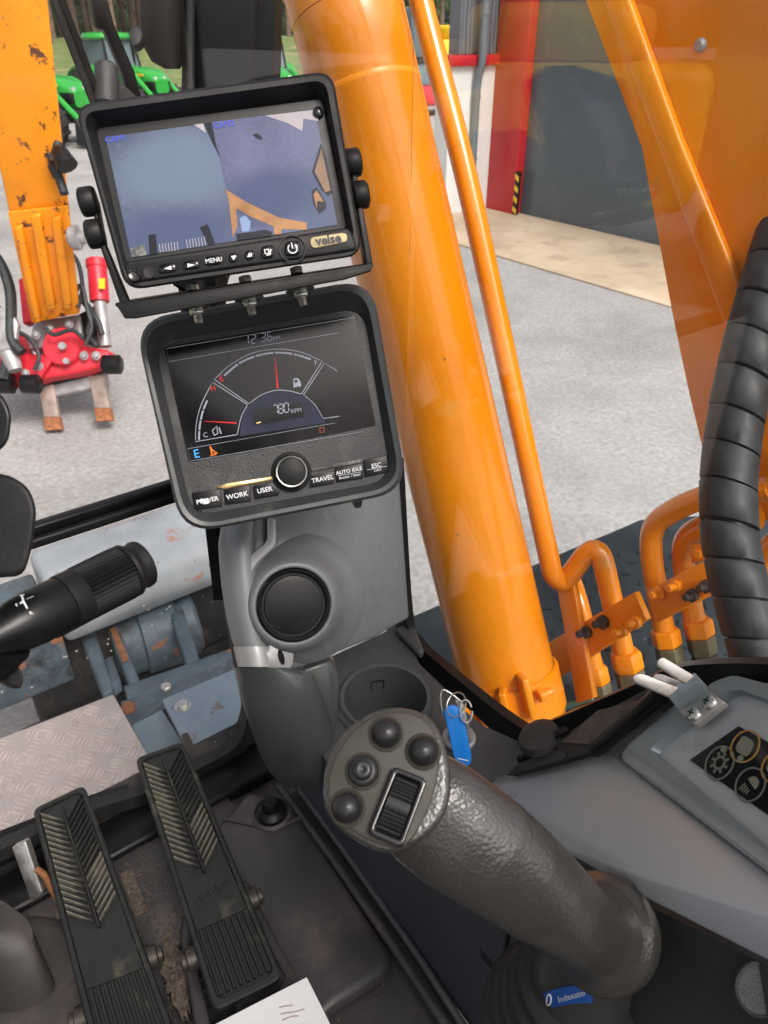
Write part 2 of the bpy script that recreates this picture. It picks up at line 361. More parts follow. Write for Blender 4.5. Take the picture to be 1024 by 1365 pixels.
def seven(F, u, v, ch, hgt, m, parent):
    wd = hgt*.5; t = hgt*.11; sl_ = .16
    S = {'a': ((0, 2), (1, 2)), 'b': ((1, 2), (1, 1)), 'c': ((1, 1), (1, 0)), 'd': ((0, 0), (1, 0)), 'e': ((0, 0), (0, 1)), 'f': ((0, 1), (0, 2)), 'g': ((0, 1), (1, 1))}
    root = None
    for k in SEGS[ch]:
        (a, b), (c, d) = S[k]; p = V((a*wd, b*hgt/2)); q = V((c*wd, d*hgt/2)); dd = (q-p).normalized()*t*.6; p += dd; q -= dd
        pts = [(u+z.x+z.y*sl_, v+z.y) for z in (p, q)]
        o = build('digit' if root is None else 'segment', stroke(F, pts, t, .0003, .0006), m, parent if root is None else root)
        root = root or o
def upx(F, l, h=0): return [F.uv(x, y, h) for x, y in l]
def rrect(w, h, r, seg=5, cx=0, cy=0): return fillet([(cx-w/2, cy-h/2), (cx+w/2, cy-h/2), (cx+w/2, cy+h/2), (cx-w/2, cy+h/2)], r, seg)
def hexbolt(o, axis, r, h, m, parent, name='bolt', washer=None, studr=0, studh=0):
    b = build(name, MB().lathe(o, axis, [(r, 0), (r, h*.85), (r*.9, h)], 6), m, parent, bevel=r*.08, bseg=1)
    if washer: build('washer', MB().lathe(V(o)-V(axis).normalized()*.0005, axis, [(washer, 0), (washer, .0018)], 20), m, b)
    if studr: build('stud', MB().lathe(V(o)+V(axis).normalized()*h, axis, [(studr, 0), (studr, studh*.9), (studr*.8, studh)], 12), m, b)
    return b
# ================================================================== SETTING OUTSIDE
build('ground', MB().aabb((-140, -60, GROUND-.3), (140, 160, GROUND)), GRAV, kind='structure')
build('concrete_apron', MB().prism([(6.75, -6, GROUND), (6.75, 9.6, GROUND), (9.4, 9.6, GROUND), (9.4, -6, GROUND)], (0, 0, .02)), CONC, kind='structure')
# grassy bank and forest floor
GRASS = mat('grass_bank', (.13, .17, .05), .95, var=.35, vs=1.5, dirt=[((.30, .22, .12), .55, .7, .35), ((.32, .12, .06), .66, .72, .25)], bump=.8, bs=9)
def bankf(a, b):
    x = -40+a*130; y = 29+b*45
    return V((x, y, GROUND-.1+2.25*min(1, b*2.4)**.8+.3*math.sin(x*.35)*b+.12*math.sin(x*1.1+y)))
build('grass_bank', MB().grid(bankf, 60, 14), GRASS, smooth=True, kind='structure')
# ------------------------------------------------------------------ pine trees on the bank
BARK = mat('pine_bark', (.16, .11, .085), .9, var=.4, vs=4)
NEED = mat('pine_needles', (.045, .075, .025), .8, var=.5, vs=2)
def pine(seed):
    rnd = random.Random(seed); h = rnd.uniform(11, 15)
    t = bpy.data.objects.new('pine_tree', None); COL.objects.link(t); WL[t.name] = V((0, 0, 0))
    build('trunk', MB().tube([(0, 0, -.5), (.05, 0, h*.4), (-.05, .03, h)], [.19, .14, .03], 8), BARK, t, smooth=True)
    mb = MB()
    for i in range(420):
        k = rnd.random()**.8; z = h*(.30+.70*k); rad = (1-k)*2.3+.25; a = rnd.uniform(0, 6.28); rr = rad*rnd.uniform(.25, 1)
        c = V((math.cos(a)*rr, math.sin(a)*rr, z-rr*.25)); d = V((math.cos(a), math.sin(a), rnd.uniform(-.5, .1))).normalized(); s_ = d.cross(V((0, 0, 1))).normalized()
        l = rnd.uniform(.35, .8); wd = rnd.uniform(.08, .2)
        mb.add([c-d*l*.5, c+s_*wd, c+d*l*.6, c-s_*wd+V((0, 0, -.06))], [(0, 1, 2, 3)])
        mb.add([c-d*l*.4, c+V((0, 0, wd)), c+d*l*.5, c-V((0, 0, wd*1.4))], [(0, 1, 2, 3)])
    build('crown', mb, NEED, t)
    return t
protos = [pine(i) for i in range(4)]
rs = random.Random(3)
spots = []
for i in range(20):
    y = rs.uniform(45, 54); spots.append((y*(.245+.0088*i+rs.uniform(-.003, .003)), y, 0))
for i in range(4):
    y = rs.uniform(46, 54); spots.append((y*(.545+.03*i), y, 1))
for i in range(4):
    y = rs.uniform(44, 50); spots.append((y*(.80+.03*i), y, 2))
ORD = ['first', 'second', 'third', 'fourth', 'fifth', 'sixth', 'seventh', 'eighth', 'ninth', 'tenth', 'eleventh', 'twelfth', 'thirteenth', 'fourteenth', 'fifteenth', 'sixteenth', 'seventeenth', 'eighteenth', 'nineteenth', 'twentieth']
cnt = [0, 0, 0]
for i, (x, y, g) in enumerate(spots):
    o = protos[i] if i < 4 else clone(protos[i % 4])
    b = min(1, (y-29)/45*2.4)
    o.location = (x, y, GROUND+1.9*b**.8); o.rotation_euler.z = i*1.3; o.scale = [.85+.1*(i % 4)]*3
    tag(o, ORD[cnt[g]]+(' pine trunk from the left in the wood behind the tractors', ' pine from the left in the gap beside the boom cylinder', ' tree from the left behind the yellow wheel loader')[g], 'tree', 'trees behind the yard'); cnt[g] += 1
ug = MB()
for i in range(9000):
    y = rs.uniform(60, 68); x = y*rs.uniform(.2, 1.0); z = .3+6.5*rs.random()**1.3; k = rs.uniform(.12, .4); a_ = rs.uniform(0, 3.14); d = V((math.cos(a_), math.sin(a_), rs.uniform(-.6, .6)))*k; e = V((rs.uniform(-.3, .3), rs.uniform(-.3, .3), 1))*k*.7
    c = V((x, y, z)); ug.add([c-d, c-e, c+d, c+e], [(0, 1, 2, 3)])
build('undergrowth', ug, NEED, kind='stuff')
# ------------------------------------------------------------------ building with grey door
BX, BY = 8.72, 8.95
bd = thing('workshop_building', (10, 9, GROUND), 'grey clad workshop building with white plinth wall and red corner posts', 'building')
z0 = GROUND
wall = build('wall', MB().aabb((7.82, BY+.25, z0), (9.0, BY+.55, z0+1.95)), WALLW, bd)
build('upper_wall', MB().aabb((8.0, BY+.29, z0+2.09), (9.0, BY+.52, z0+7)), WALLG, bd)
for i in range(14):
    x = 8.02+i*.075
    build('cladding_rib', MB().prism([(x, BY+.29, z0+2.1), (x+.045, BY+.29, z0+2.1), (x+.034, BY+.262, z0+2.1), (x+.011, BY+.262, z0+2.1)], (0, 0, 4.9)), WALLG, bd)
build('wall_sill', MB().aabb((7.74, BY+.17, z0+1.952), (8.74, BY+.6, z0+2.085)), REDB, bd, bevel=.015)
build('corner_post', MB().aabb((BX-.06, BY-.36, z0), (BX+.4, BY+.249, z0+7)), REDB, bd, bevel=.012)
build('corner_post', MB().aabb((BX-.06, BY-7.4, z0), (BX+.4, BY-6.9, z0+7)), REDB, bd, bevel=.012)
build('door_header', MB().aabb((BX-.05, BY-6.9, z0+4.6), (BX+.4, BY-.36, z0+7)), WALLG, bd)
door = build('door', MB().aabb((BX+.09, BY-6.9, z0+.02), (BX+.16, BY-.36, z0+4.6)), DOORG, bd)
for i in range(8):
    zd = z0+.03+i*.57
    build('door_panel', MB().aabb((BX+.084, BY-6.88, zd), (BX+.09, BY-.38, zd+.569)), DOORG, door)
pp = build('downpipe', MB().tube(fillet3([(8.27, BY+.18, z0+.3), (8.27, BY+.18, z0+1.75), (8.27, BY+.1, z0+2.0), (8.27, BY+.1, z0+7)], .1), .055, 14), PIPEG, bd, smooth=True)
for zz in (1.55, 2.55, .75): build('pipe_clip', MB().lathe((8.27, BY+.18 if zz < 1.8 else BY+.1, z0+zz), (0, 0, 1), [(.064, 0), (.064, .03)], 16), PIPEG, pp)
hz = build('hazard_strip', MB().aabb((BX-.075, BY-.43, z0+.02), (BX-.02, BY-.365, z0+.62)), BLK2, bd)
for i in range(4):
    z = z0+.03+i*.15
    build('yellow_band', MB().prism([(BX-.079, BY-.434, z), (BX-.079, BY-.361, z+.04), (BX-.079, BY-.361, z+.11), (BX-.079, BY-.434, z+.07)], (.004, 0, 0)), YELL, hz)
# ------------------------------------------------------------------ tractors
TYRE = mat('tractor_tyre', (.02, .02, .021), .8, var=.3, vs=12)
def wheel(c, r, wd, parent):
    wroot = build('wheel', MB().lathe(V(c)-V((0, wd/2, 0)), (0, 1, 0), [(r*.58, 0), (r*.9, 0), (r, wd*.15), (r, wd*.85), (r*.9, wd), (r*.58, wd)], 28), TYRE, parent, smooth=True)
    build('rim', MB().lathe(V(c)-V((0, wd*.42, 0)), (0, 1, 0), [(.02, .1*wd), (r*.3, .1*wd), (r*.5, 0), (r*.6, 0), (r*.6, wd*.84), (r*.5, wd*.84), (r*.3, wd*.7), (.02, wd*.7)], 24), YELL, wroot, smooth=True)
    for k in range(14):
        a = k*math.pi/7
        d = V((math.cos(a), 0, math.sin(a))); t_ = V((-math.sin(a), 0, math.cos(a)))
        build('tread_lug', MB().box(V(c)+d*r, d*.03, V((0, wd*.46, 0))+t_*.06, t_*.04), TYRE, wroot)
def tractor():
    t = bpy.data.objects.new('green_tractor', None); COL.objects.link(t); WL[t.name] = V((0, 0, 0))
    hood = build('hood', MB().loft([[(x, y, z) for y, z in fillet([(-w_, .95), (w_, .95), (w_*.95, h_), (-w_*.95, h_)], .16, 4)] for x, w_, h_ in ((-.1, .42, 1.78), (.9, .41, 1.72), (1.55, .36, 1.56), (1.78, .30, 1.38))]), GREEN, t, smooth=True)
    build('stripe', MB().aabb((-.05, -.435, 1.48), (1.35, -.415, 1.55)), YELL, hood)
    build('grille', MB().aabb((1.3, -.40, 1.05), (1.77, .40, 1.33)), BLK2, hood, bevel=.03)
    for sy in (-.2, .2): build('headlight', MB().lathe((1.70, sy, 1.4), (1, 0, .3), [(.08, 0), (.07, .04), (.02, .05)], 14), ZINC, hood)
    build('chassis', MB().aabb((-1.4, -.28, .55), (1.7, .28, .98)), DARKM, t, bevel=.05)
    cab_ = build('cab', MB().loft([[(x0, -yw, z), (x1, -yw, z), (x1, yw, z), (x0, yw, z)] for z, x0, x1, yw in ((1.0, -1.45, -.15, .62), (1.7, -1.5, -.05, .70), (2.55, -1.4, -.22, .62))]), GLS, t)
    build('roof', MB().lathe((-.8, 0, 2.56), (0, 0, 1), [(.82, 0), (.86, .06), (.8, .18), (.5, .22)], 24, ex=1.0), GREEN, t, smooth=True)
    for x in (-1.5, -.05):
        for sy in (-1, 1):
            build('cab_post', MB().tube([(x, sy*.70, 1.1), (x, sy*.71, 1.7), (x+(.1 if x < -1 else -.17), sy*.63, 2.58)], .045, 8), BLK2, t)
    for sy in (-1, 1):
        wheel((-1.05, sy*.95, .82), .82, .48, t); wheel((1.25, sy*.88, .58), .58, .38, t)
        build('fender', MB().strip([V((-1.05+1.0*math.cos(a), sy*.7, .82+.95*math.sin(a))) for a in [R_(20+15*k) for k in range(9)]], [V((-1.05+1.0*math.cos(a), sy*1.2, .82+.95*math.sin(a))) for a in [R_(20+15*k) for k in range(9)]], (0, 0, .04)), GREEN, t, smooth=True)
        build('loader_arm', MB().tube(fillet3([(-.1, sy*.62, 1.55), (1.0, sy*.62, 1.62), (2.3, sy*.62, .55)], .3), .085, 8), GREEN, t, smooth=True)
        build('loader_cylinder', MB().tube([(.4, sy*.62, 1.05), (1.5, sy*.62, 1.15)], .05, 8), BLK2, t, smooth=True)
    build('exhaust', MB().tube([(-.1, .5, 1.5), (-.1, .52, 2.7)], .05, 10), BLK2, t, smooth=True)
    build('bucket', MB().prism([(2.2, -.95, .1), (2.85, -.95, .02), (2.55, -.95, .35), (2.3, -.95, .75)], (0, 1.9, 0)), DARKM, t)
    return t
tr1 = tractor()
g1 = PZ(118, 190, GROUND)
tr1.location = (g1.x-.75, g1.y+1.0, GROUND); tr1.rotation_euler.z = R_(-62); tr1.scale = [.85]*3; tag(tr1, 'green tractor with front loader standing left of the camera monitor', 'tractor', 'green tractors parked by the bank')
tr2 = clone(tr1); tr2.location = (g1.x+2.9, g1.y+4.6, GROUND); tr2.rotation_euler.z = R_(-70); tag(tr2, 'green tractor half hidden by the wiper bracket and dark pillar trim', 'tractor', 'green tractors parked by the bank')
tr3 = clone(tr1); g3 = PZ(362, 160, GROUND); tr3.location = (g3.x, g3.y, GROUND); tr3.rotation_euler.z = R_(-100); tag(tr3, 'green tractor seen in the gap between cab pillar and orange cylinder', 'tractor', 'green tractors parked by the bank')
# ------------------------------------------------------------------ yellow loader and red car beyond the wing
yl0 = PZ(586, 128, GROUND)
yl = thing('yellow_wheel_loader', yl0, 'yellow wheel loader parked beyond the building wing', 'loader')
b0 = yl0
build('body', MB().aabb(b0+V((-1.0, -1.1, .8)), b0+V((1.6, 1.1, 2.1))), YELL, yl, bevel=.15)
build('engine_cover', MB().aabb(b0+V((-.2, -.9, 2.08)), b0+V((1.5, .9, 2.6))), YELL, yl, bevel=.15)
build('cab', MB().aabb(b0+V((-2.2, -.8, 1.0)), b0+V((-.95, .8, 3.2))), GLS, yl, bevel=.1)
build('lift_arm', MB().prism([b0+V((-2.3, -.6, 1.9)), b0+V((-2.0, -.6, 2.2)), b0+V((-3.9, -.6, .9)), b0+V((-4.0, -.6, .6))], (0, 1.2, 0)), BLK2, yl)
for dx in (-1.9, .9):
    for sy in (-1, 1): wheel(b0+V((dx, sy*1.15, .75)), .75, .5, yl)
yl2 = clone(yl); yl2.location = (-6.5, 6.0, GROUND); yl2.rotation_euler.z = R_(60); tag(yl2, 'unseen yellow wheel loader added for its reflection in the right side window', 'loader')  # out-of-view clone added to break up the even reflection in the side glass
rc0 = PZ(575, 152, GROUND)
rc = thing('red_car', rc0, 'small red car glimpsed between boom cylinder and orange tube', 'car')
build('body', MB().loft([[rc0+V((x, y, z)) for y, z in fillet([(-.85, .3), (.85, .3), (.8, h), (-.8, h)], .2, 3)] for x, h in ((-2, .8), (-1.2, .95), (1.2, .95), (2, .75))]), REDP, rc, smooth=True)
build('cabin', MB().loft([[rc0+V((x0, -w_, z)), rc0+V((x1, -w_, z)), rc0+V((x1, w_, z)), rc0+V((x0, w_, z))] for z, x0, x1, w_ in ((.9, -1.5, 1.0, .78), (1.45, -1.1, .4, .6))]), GLS, rc, bevel=.05)
for dx in (-1.25, 1.25):
    for sy in (-1, 1): wheel(rc0+V((dx, sy*.8, .32)), .32, .2, rc)
# ================================================================== EXCAVATOR: BOOM SIDE
UY = V((0, 1, 0)); UZ = V((0, 0, 1)); UX = V((1, 0, 0))
# deck of the upper frame
dk = thing('deck', PZ(800, 800, -.12), 'dark teal anti slip deck plate under the hydraulic pipes', 'deck plate')
build('deck_plate', MB().prism([(.54, -1.2, -.12), (.54, .78, -.12), (.72, .98, -.12), (1.5, .93, -.12), (2.1, .6, -.12), (2.1, -1.2, -.12)], (0, 0, -.05)), TEAL, dk)
gm = MB()
for i in range(24):
    for j in range(22):
        x = .85+i*.048; y = .1+j*.04+(.02 if i % 2 else 0)
        if x > 1.6 or y > .86: continue
        a = .6 if (i+j) % 2 else -.6
        d = V((math.cos(a), math.sin(a), 0))*.009; n_ = V((-d.y, d.x, 0))*.22
        gm.box((x, y, -.119), d, n_, (0, 0, .0025))
build('tread_studs', gm, TEAL, dk, kind='stuff')
build('deck_edge', MB().aabb((.50, .5, -.42), (.70, .985, -.174)), PALEB, dk, bevel=.02)
# boom cylinder
ca = PX(692, 968, .67); cb = PX(451, -30, .67)
ax = (cb-ca).normalized(); CL = (cb-ca).length; RC = .0765
bc = thing('boom_cylinder', ca, 'thick glossy orange boom cylinder leaning beside the cab window', 'hydraulic cylinder')
build('barrel', MB().lathe(ca, ax, [(RC*.99, .02), (RC, .03), (RC, CL*.902), (RC*1.005, CL*.9025), (RC*1.005, CL*.955)], 56), ORA, bc, smooth=True)
build('gland', MB().lathe(ca, ax, [(RC*1.006, CL*.956), (RC*1.01, CL*.958), (RC*1.01, CL*.992), (RC*1.06, CL*.998), (RC*1.2, CL*1.02), (RC*1.26, CL*1.05), (RC*1.26, CL*1.14), (RC*1.1, CL*1.17)], 56), ORA, bc, smooth=True)
build('weld_seam', MB().lathe(ca, ax, [(RC*1.001, CL*.866), (RC*1.006, CL*.868), (RC*1.006, CL*.870), (RC*1.001, CL*.872)], 56), ORA3, bc, smooth=True)
build('base_cap', MB().lathe(ca, ax, [(RC*.8, -.12), (RC*1.0, -.1), (RC*1.02, .0), (RC*1.02, .028)], 48), ORA, bc, smooth=True)
cl_ = build('clamp', MB().lathe(ca, ax, [(RC*1.015, .028), (RC*1.085, .033), (RC*1.085, .095), (RC*1.015, .10)], 56, cap=False), ORA3, bc, smooth=True)
sd = (CAM-ca); sd = (sd-ax*sd.dot(ax)).normalized(); sr = ax.cross(sd).normalized()
if sr.dot(rt) < 0: sr = -sr
build('clamp_lug', MB().box(ca+ax*.066+sd*RC*.98-sr*RC*.42, ax*.036, (sd-sr).normalized()*.026, (sd+sr).normalized()*.007), ORA3, cl_, bevel=.003)
build('clamp_lug', MB().box(ca+ax*.062+sd*RC*.82-sr*RC*.80, ax*.03, (sd-sr).normalized()*.03, (sd+sr).normalized()*.006), ORA3, cl_, bevel=.003)
hexbolt(ca+ax*.066+sd*RC*1.22-sr*RC*.30, (sd+sr*.9).normalized(), .010, .010, ORA3, cl_)
def oncyl(px, py, r):
    d = ray(px, py); m = CAM-ca; d2 = d-ax*d.dot(ax); m2 = m-ax*m.dot(ax); A_ = d2.dot(d2); B_ = 2*d2.dot(m2); C_ = m2.dot(m2)-r*r
    return CAM+d*((-B_-math.sqrt(max(0, B_*B_-4*A_*C_)))/(2*A_))
for px, py in ((700, 926), (676, 944)):
    q = oncyl(px, py, RC*1.08); nq = (q-ca)-ax*(q-ca).dot(ax); nq.normalize(); tq = ax.cross(nq)
    build('clamp_lug', MB().box(q+nq*.008, ax*.034, nq*.014, tq*.006), ORA3, cl_, bevel=.003)
q = oncyl(712, 925, RC*1.08); nq = ((q-ca)-ax*(q-ca).dot(ax)).normalized(); tq = ax.cross(nq)
if tq.dot(rt) < 0: tq = -tq
hexbolt(q+nq*.012, tq, .010, .012, ORA3, cl_, studr=.006, studh=.012)
# long tube beside the cylinder
XT = .80
tp = fillet3([PX(546, -60, XT), PX(575, 56, XT), PX(612, 195, XT), PX(634, 290, XT), PX(692, 558, XT), PX(737, 768, XT), PX(752, 778, XT+.02), PX(797, 716, XT+.05), PX(835, 885, XT+.05)], .05, 8)
tb = thing('hydraulic_tube', PX(835, 885, XT+.05), 'long orange tube running beside the boom cylinder down to the pipe clamp', 'pipe')
build('tube', MB().tube(tp, .0172, 18), ORA, tb, smooth=True)
def fitting(px, py, X, dirv, parent, r=.019):
    o = PX(px, py, X); d = V(dirv).normalized()
    build('flare_nut', MB().lathe(o, d, [(r*1.15, 0), (r*1.35, .004), (r*1.35, .03), (r*1.15, .034)], 6), ORA3, parent, bevel=.001)
    build('hose_nut', MB().lathe(o+d*.034, d, [(r*1.25, 0), (r*1.3, .004), (r*1.3, .032), (r*1.05, .036)], 6), OLIVE, parent, bevel=.001)
    build('hose_end', MB().lathe(o+d*.07, d, [(r*1.05, 0), (r*1.15, .006), (r*1.15, .03), (r*.9, .04), (r*.9, .12)], 16), DKBOLT, parent, smooth=True)
dn = (PX(835, 885, XT+.05)-PX(812, 780, XT+.05)).normalized()
fitting(833, 868, XT+.05, dn, tb)
t2 = thing('short_hydraulic_tube', PX(797, 900, .9), 'short orange tube behind the long tube, ending in a brass fitting', 'pipe')
build('tube', MB().tube(fillet3([PX(758, 760, .93), PX(772, 800, .9), PX(795, 900, .9)], .06), .0165, 16), ORA, t2, smooth=True)
fitting(793, 888, .9, dn, t2, .0165)
# left clamp bracket
kb = thing('pipe_bracket', PX(790, 880, .82), 'orange flat bracket with bolts clamping the tubes by the cylinder foot', 'bracket')
F1 = frame3(PX(738, 862, .81), PX(850, 792, .83), PX(745, 900, .80))
build('plate', slab(F1, upx(F1, [(722, 862), (846, 789), (862, 826), (742, 905)]), -.012, 0), ORA3, kb, bevel=.002)
build('post', MB().prism([F1.hit(*q, h=.012) for q in [(742, 782), (764, 779), (791, 931), (768, 938)]], F1.n*-.012), ORA3, kb, bevel=.002)
for q, m_, r in (((784, 842), DKBOLT, .011), ((806, 829), DKBOLT, .012), ((832, 840), ORA3, .011), ((850, 829), ORA3, .011)):
    o = F1.hit(*q, h=.0); hexbolt(o, F1.n, r, .010, m_, kb, studr=r*.55, studh=.014)
build('tag_plate', slab(F1, upx(F1, [(742, 941), (787, 929), (790, 934), (743, 950)], .01), .006, .01), mat('green_tag', (.16, .42, .38), .6, var=.1), kb)
# right pipe group
rp = []
for i, (pts, X, fx, lab) in enumerate([
    ([(1030, 650), (960, 655), (905, 675), (868, 700), (868, 745), (889, 860)], 1.02, (886, 838), 'upper orange pipe arching out from behind the black wrapped hose'),
    ([(1010, 690), (945, 697), (912, 715), (910, 752), (931, 850)], 1.06, (929, 825), 'inner orange pipe bending down beside the wrapped hose'),
    ([(1040, 720), (1008, 750), (1016, 830), (1024, 900)], 1.05, None, 'orange pipe at the right edge behind the wrapped hose')]):
    t = thing('hydraulic_pipe', PX(*pts[-1], X), lab, 'pipe', 'pipes beside the boom foot')
    build('pipe', MB().tube(fillet3([PX(*q, X) for q in pts], .05, 7), .0195, 16), ORA, t, smooth=True)
    if fx: fitting(*fx, X, dn, t, .0195)
kb2 = thing('pipe_bracket', PX(900, 820, 1.0), 'orange bracket with bolts clamping the arched pipes left of the wrapped hose', 'bracket')
F2 = frame3(PX(868, 788, .985), PX(945, 745, 1.0), PX(876, 830, .975))
build('plate', slab(F2, upx(F2, [(862, 788), (950, 741), (955, 790), (874, 831)]), -.012, 0), ORA3, kb2, bevel=.002)
for q, m_, r in (((880, 790), ORA3, .012), ((903, 781), ORA3, .012), ((925, 793), DKBOLT, .012), ((944, 781), DKBOLT, .012)):
    hexbolt(F2.hit(*q), F2.n, r, .010, m_, kb2, studr=r*.55, studh=.015)
build('upper_plate', slab(F2, upx(F2, [(918, 726), (945, 724), (944, 745), (922, 752)], -.03), -.042, -.03), ORA3, kb2, bevel=.002)
hexbolt(F2.hit(930, 738, -.03), F2.n, .011, .008, ORA3, kb2)
# boom
bm_ = thing('boom', PX(960, 640, .98), 'broad orange boom side filling the upper right behind the window', 'boom')
XB = 1.0
build('side_plate', MB().prism([PX(x, y, XB) for x, y in [(735, -140), (762, -60), (781, 0), (818, 96), (856, 197), (893, 302), (937, 420), (985, 540), (1040, 640), (1500, 640), (1300, -140)]], (.03, 0, 0)), ORA, bm_)
build('flange', MB().prism([PX(x, y, XB-.016)+V((.016, 0, 0)) for x, y in [(778, -70), (803, 0), (836, 85), (880, 205), (960, 420), (1010, 540), (1045, 520), (985, 380), (905, 185), (838, 0), (812, -75)]], (-.016, 0, 0)), ORA3, bm_, bevel=.004)
build('lower_plate', MB().prism([PX(x, y, XB+.14) for x, y in [(838, 120), (856, 197), (897, 420), (918, 520), (941, 615), (953, 690), (1200, 700), (1200, 200)]], (.05, 0, 0)), ORA3, bm_)
build('far_plate', MB().prism([PX(x, y, XB+.03) for x, y in [(960, 470), (1045, 640), (1500, 640), (1500, 470)]], (.5, 0, 0)), ORA, bm_)
lg = build('lug', MB().lathe(PX(935, 60, XB), (-1, 0, 0), [(.008, 0), (.008, .004), (.005, .007)], 16), SILL, bm_, smooth=True)
# spiral wrapped hose
wh = thing('wrapped_hose', P(1000, 890, 1.0), 'thick black hose in segmented protective wrap at the right edge', 'hose')
hp = smoothpath([P(1110, 60, 1.02), P(1085, 180, 1.0), P(1050, 295, .98), P(1014, 415, .97), P(988, 520, .97), P(972, 630, .97), P(974, 720, .96), P(992, 805, .95), P(1014, 880, .94), P(1035, 960, .94)], 10)
build('hose_core', MB().tube(hp, .030, 16), BLK2, wh, smooth=True)
acc = [0.]
for a, b in zip(hp, hp[1:]): acc.append(acc[-1]+(b-a).length)
def hat(s):
    s = max(0, min(acc[-1]-1e-6, s))
    for i in range(len(hp)-1):
        if acc[i+1] >= s: k = (s-acc[i])/(acc[i+1]-acc[i]); return hp[i].lerp(hp[i+1], k)
s = .0; k = 0
while s < acc[-1]-.06:
    l = .046+.004*math.sin(k*2.1)
    pts = [hat(s+l*q) for q in (0, .03, .5, .97, 1)]
    sk_ = V((0, 0, random.uniform(-.001, .001)))
    mb = MB().tube(pts, [.0335, .0350, .0352, .0355, .0340], 28)
    # angle the cut a little, as a spiral wrap is
    tdir = (pts[-1]-pts[0]).normalized(); xx = tdir.cross(fw).normalized()
    mb.v = [p+tdir*((p-pts[2]).dot(xx)*.30)+sk_ for p in mb.v]
    build('wrap_segment', mb, HOSE, wh, smooth=True, auto=50)
    s += l+.0025; k += 1
# ================================================================== EXCAVATOR: STICK AND ATTACHMENT AHEAD
def patch(a, b, c, d):           # bilinear patch a(0,0) b(1,0) c(1,1) d(0,1) with normal offset
    a, b, c, d = V(a), V(b), V(c), V(d); n = (b-a).cross(d-a).normalized()
    if n.dot(CAM-a) < 0: n = -n
    def f(u, v, h=0): return a*(1-u)*(1-v)+b*u*(1-v)+c*u*v+d*(1-u)*v+n*h
    f.n = n
    return f
st = thing('stick_arm', P(75, 430, 4.7), 'worn orange excavator stick arm hanging at the left edge', 'excavator arm')
S = patch(P(-62, -60, 3.5), P(57, -60, 3.5), P(107, 416, 4.95), P(44, 428, 4.95))
build('beam', MB().prism([S(0, 0), S(1, 0), S(1, 1), S(0, 1)], ray(70, 250)*.28), ORA2, st, bevel=.012)
build('tip_plate', MB().prism([S(.0, .62, .004), S(1.0, .62, .004), S(1.0, 1, .004), S(0, 1, .004)], S.n*.02), ORA2, st, bevel=.006)
for u, w_, v0, v1 in ((.10, .13, .66, .99), (.40, .17, .63, .95), (.74, .15, .645, .96)):
    build('stiffening_rib', MB().prism([S(u, v0, .024), S(u+w_, v0-.003, .024), S(u+w_*1.02, v1, .024), S(u, v1+.005, .024)], S.n*.045), ORA2, st, bevel=.012)
for q in ((150, 205), (154, 218)):
    pass
build('work_lamp', MB().lathe(P(76, 196, 4.1), (P(90, 222, 4.1)-P(76, 196, 4.1)), [(.02, 0), (.045, .03), (.055, .09), (.06, .12)], 16), BLK2, st, smooth=True)
for i, pts in enumerate([[(60, 120), (72, 150), (78, 190), (70, 215)], [(62, 150), (66, 200), (80, 240), (86, 258)], [(58, 135), (70, 165), (64, 205), (76, 235)]]):
    build('hose', MB().tube(smoothpath([P(x, y, 4.15+.05*i) for x, y in pts], 6), .026, 8), HOSE, st, smooth=True)
build('side_pin', MB().lathe(P(92, 318, 4.45), rt+up*.1, [(.05, 0), (.07, .02), (.07, .06), (.04, .07), (.04, .1)], 14), GREYM, st, smooth=True)
tl = thing('tiltrotator', P(80, 520, 5.0), 'red tiltrotator coupler below the stick arm with hydraulic cylinders', 'tiltrotator')
DT = 5.22
def pbox(name, poly, d, th, m, parent, bv=.01): return build(name, MB().prism([P(x, y, d) for x, y in poly], fw*th), m, parent, bevel=bv)
pbox('upper_housing', [(44, 428), (106, 418), (112, 458), (36, 466)], DT-.12, .35, GREYM, tl, .02)
pbox('yoke', [(-20, 506), (20, 470), (60, 472), (84, 462), (118, 462), (145, 466), (147, 484), (110, 496), (60, 505), (28, 516)], DT-.15, .22, REDP, tl, .02)
pbox('left_cheek', [(-30, 430), (18, 436), (30, 470), (22, 500), (-30, 500)], DT-.2, .2, REDP, tl, .02)
build('hub', MB().lathe(P(85, 463, DT-.16), -fw, [(.13, -.1), (.13, .03), (.12, .045), (.05, .045), (.05, .055)], 24), REDP, tl, smooth=True)
build('hub_pin', MB().lathe(P(85, 462, DT-.22), -fw, [(.025, 0), (.025, .03)], 12), GREYM, tl)
build('hub_pin', MB().lathe(P(90, 482, DT-.22), -fw, [(.02, 0), (.02, .03)], 12), GREYM, tl)
cy = build('cylinder', MB().lathe(P(133, 402, DT-.1), up-rt*.08, [(.065, 0), (.065, .23), (.072, .235), (.072, .28), (.06, .29)], 18), REDP, tl, smooth=True)
build('warning_sticker', MB().box(P(136, 378, DT-.19), rt*.02, up*.035, fw*.004), YELL, cy)
build('cylinder_rod', MB().tube([P(133, 402, DT-.1), P(141, 462, DT-.1)], .042, 14), GREYM, tl, smooth=True)
build('cylinder', MB().lathe(P(-2, 438, DT-.28), (P(22, 496, DT-.28)-P(-2, 438, DT-.28)), [(.05, 0), (.055, .02), (.055, .24), (.045, .3)], 16), GREYM, tl, smooth=True)
pbox('red_post', [(24, 372), (38, 366), (44, 428), (30, 432)], DT, .1, REDP, tl)
pbox('valve_block', [(100, 420), (130, 404), (134, 440), (112, 458)], DT-.1, .2, BLK2, tl, .02)
